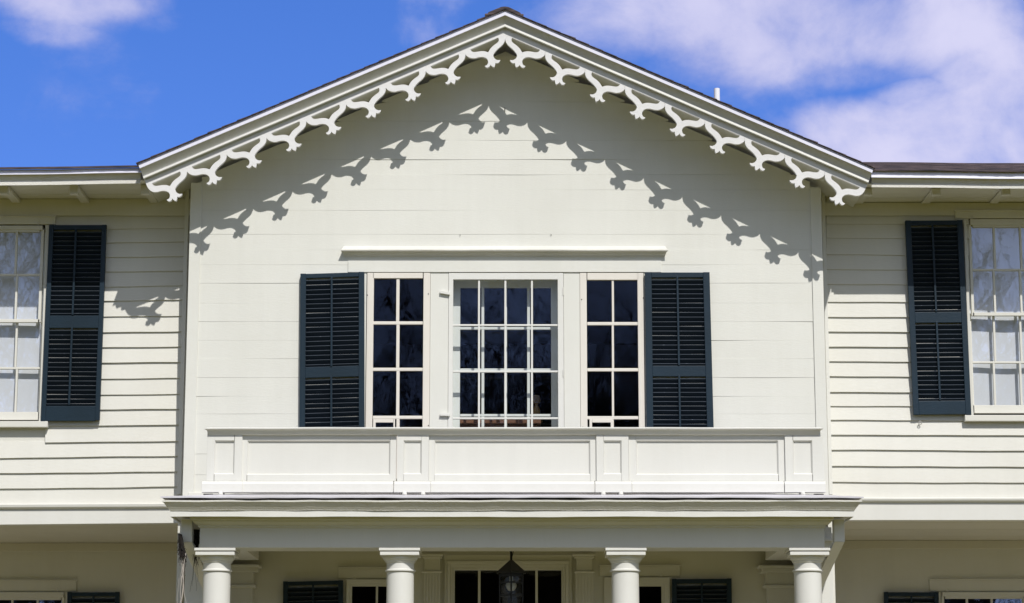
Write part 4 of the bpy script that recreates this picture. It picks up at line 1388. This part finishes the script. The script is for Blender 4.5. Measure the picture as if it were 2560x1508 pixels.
# ------------------------------------------------------------------ nests of twigs beside the left knee brace
def nest(name, label, blob, strands, Y, seed):
    rr = random.Random(seed)
    root = thing(name, label, 'nest', tuple(P((blob[0] + blob[2]) / 2, blob[3], Y)))
    mb = MB()
    # matted core: many short crossing fibres round a lumpy body
    n = 9; secs = []
    for i in range(n + 1):
        t = i / n
        py = lerp(blob[1], blob[3], t)
        cxp = lerp(blob[4], blob[5], t)
        hw = lerp(blob[6], blob[7], t) * (.9 + .2 * rr.random())
        c = P(cxp, py, Y); w = hw * ms
        secs.append([(c.x + w * math.cos(a) * (.85 + .3 * rr.random()), Y + .045 * math.sin(a) * (.85 + .3 * rr.random()), c.z) for a in [2 * math.pi * k / 12 for k in range(12)]])
    mb.skin(secs)
    mb.build('matted_core', M['mat'], root)
    mb = MB()
    for _ in range(150):
        t = rr.random() ** .8
        py = lerp(blob[1], blob[3], t); cxp = lerp(blob[4], blob[5], t) + rr.uniform(-1, 1) * lerp(blob[6], blob[7], t)
        p = P(cxp, py, Y); p.y += rr.uniform(-.05, .03)
        q = p + Vector((rr.uniform(-.02, .02), rr.uniform(-.02, .02), -rr.uniform(.01, .07)))
        m_ = (p + q) / 2 + Vector((rr.uniform(-.008, .008), 0, 0))
        mb.tube([p, m_, q], rr.uniform(.0008, .0016), 4)
    mb.build('twigs', M['twig'], root)
    for mat, lst in strands:
        mb = MB()
        for x0, y0, x1, y1, r in lst:
            pts = []
            k = 9; ph = rr.uniform(0, 6)
            for i in range(k + 1):
                t = i / k
                pts.append(P(lerp(x0, x1, t) + math.sin(ph + t * 9) * 1.6 * t + rr.uniform(-.7, .7), lerp(y0, y1, t), Y - .02))
            mb.tube(pts, r, 5, r * .5)
        mb.build('hanging_strands', mat, root)


rs = random.Random(11)
nest('twig_nest', 'black matted twig nest wedged between the left knee brace and the portico beam',
     (479, 1325, 500, 1384, 489.5, 489, 10.5, 5),
     [(M['twig'], [(482 + rs.uniform(0, 14), 1365, 479 + rs.uniform(0, 18), 1395 + rs.uniform(0, 25), .0016) for _ in range(14)] + [(488, 1380, 476, 1480, .0018), (492, 1385, 494, 1455, .0016), (490, 1390, 490, 1478, .0014), (486, 1400, 481, 1465, .0012)])], -.42, 5)
nest('twig_nest', 'ragged twig nest with pale stems dangling outside the left knee brace',
     (446, 1336, 464, 1392, 450, 459, 4, 7),
     [(M['twig'], [(450 + rs.uniform(-3, 9), 1368, 453 + rs.uniform(-4, 16), 1395 + rs.uniform(0, 25), .0016) for _ in range(12)] + [(467, 1385, 458, 1460, .0016), (463, 1385, 462, 1440, .0016)]),
      (M['straw'], [(462, 1380, 455, 1508, .0026), (458, 1388, 452, 1440, .0022), (464, 1383, 457, 1430, .0024), (455, 1392, 449, 1412, .002), (456, 1430, 464, 1512, .002), (453, 1440, 451, 1505, .002), (455, 1400, 456, 1470, .002), (457, 1470, 450, 1520, .0018), (448, 1445, 441, 1520, .0011)])], -.64, 6)

# ------------------------------------------------------------------ furniture seen through the middle window
ty = .34
zt_ = PZ(1047.5, ty)
tbl = thing('side_table', 'brown wooden table inside the middle upstairs window', 'table', (PX(1262, ty), ty, ZTOPWALL + .03))
mb = MB()
mb.box(PX(1120, ty), PX(1352, ty), ty, ty + .5, zt_ - .04, zt_); mb.box(PX(1128, ty), PX(1345, ty), ty + .02, ty + .48, zt_ - .085, zt_ - .041)
mb.build('tabletop', M['wood'], tbl, bevel=.004)
for px in (1133, 1340):
    for dy in (.05, .45):
        mb = MB(); x = PX(px, ty); mb.lathe([(.016, ZTOPWALL + .025), (.024, zt_ - .2), (.02, zt_ - .076)], x, ty + dy, 14); mb.build('leg', M['wood'], tbl)
q = P(1341, 1040, ty + .2)
lamp = thing('table_lamp', 'small brass lamp on the brown table inside the middle window', 'lamp', (q.x, ty + .2, zt_))
mb = MB(); mb.lathe([(.05, zt_ + .001), (.05, zt_ + .012), (.014, zt_ + .025), (.03, zt_ + .07), (.028, zt_ + .10), (.012, zt_ + .13), (.014, zt_ + .155), (.006, zt_ + .16)], q.x, ty + .2, 24); mb.build('lamp_base', M['brass'], lamp, smooth=40)
mb = MB(); mb.lathe([(.028, zt_ + .15), (.034, zt_ + .17), (.022, zt_ + .21), (.020, zt_ + .21), (.03, zt_ + .17), (.026, zt_ + .15)], q.x, ty + .2, 24); mb.build('lamp_shade', M['ivory'], lamp, smooth=40)

# ------------------------------------------------------------------ bare trees across the lawn, mirrored in the panes
wd = MB()
rt = random.Random(21)


def branch(p, d, ln, r, depth):
    pts = [p]; q = p.copy(); dd = d.copy()
    k = 4
    for i in range(k):
        dd = (dd + Vector((rt.uniform(-.16, .16), rt.uniform(-.16, .16), rt.uniform(-.02, .12)))).normalized()
        q = q + dd * ln / k; pts.append(q.copy())
    wd.tube(pts, max(r, .009), 5 if depth > 1 else 3, max(r * .55, .006))
    if depth <= 0: return
    for _ in range(rt.choice((5, 6, 7)) if depth > 1 else 6):
        t = rt.uniform(.3, 1)
        base = pts[min(k, int(t * k) + (1 if t > .9 else 0))]
        a = rt.uniform(0, 6.28)
        nd = (dd * .8 + Vector((math.cos(a), math.sin(a), rt.uniform(-.1, .5))) * .75).normalized()
        branch(base, nd, ln * rt.uniform(.5, .72), r * rt.uniform(.38, .55), depth - 1)


for x, y, h in ((-11.5, -33, 15), (-10.2, -37, 17), (-13, -41, 18), (-9, -46, 19), (10.4, -33, 15), (11.6, -37, 17), (12.6, -42, 18), (9, -47, 19), (1.8, -37, 14), (-1.6, -40, 16), (.4, -45, 17), (-4.5, -44, 17), (5, -46, 18), (-20, -48, 19), (21, -48, 20)):
    branch(Vector((x, y, 0)), Vector((0, 0, 1)), h * .5, h * .014, 4)
# ragged belt of upright brush, added to keep low sky light off the eaves
for _ in range(2600):
    x = rt.uniform(-75, 75); y = -48 - rt.uniform(0, 12) - abs(x) * .1
    h = rt.uniform(1.5, 7.5) * (.8 + .3 * math.sin(x * .21)) * (1.55 if abs(x) < 7 else 1); w_ = rt.uniform(.15, .7)
    a = rt.uniform(-.5, .5)
    wd.add([(x - w_, y, 0), (x + w_, y + a, 0), (x + rt.uniform(-.6, .6), y, h)], [(0, 1, 2)])
for _ in range(1500):  # taller brush added to darken what the middle panes mirror
    x = rt.gauss(0, 5); y = -47 - rt.uniform(0, 6)
    h = rt.uniform(5, 13.5) * math.exp(-(x / 11) ** 2); w_ = rt.uniform(.06, .35)
    wd.add([(x - w_, y, 0), (x + w_, y + rt.uniform(-.3, .3), 0), (x + rt.uniform(-.8, .8), y, h)], [(0, 1, 2)])
tag(wd.build('woodland', M['bark']), 'bare leafless trees mirrored faintly in the window panes', 'trees', kind='stuff')
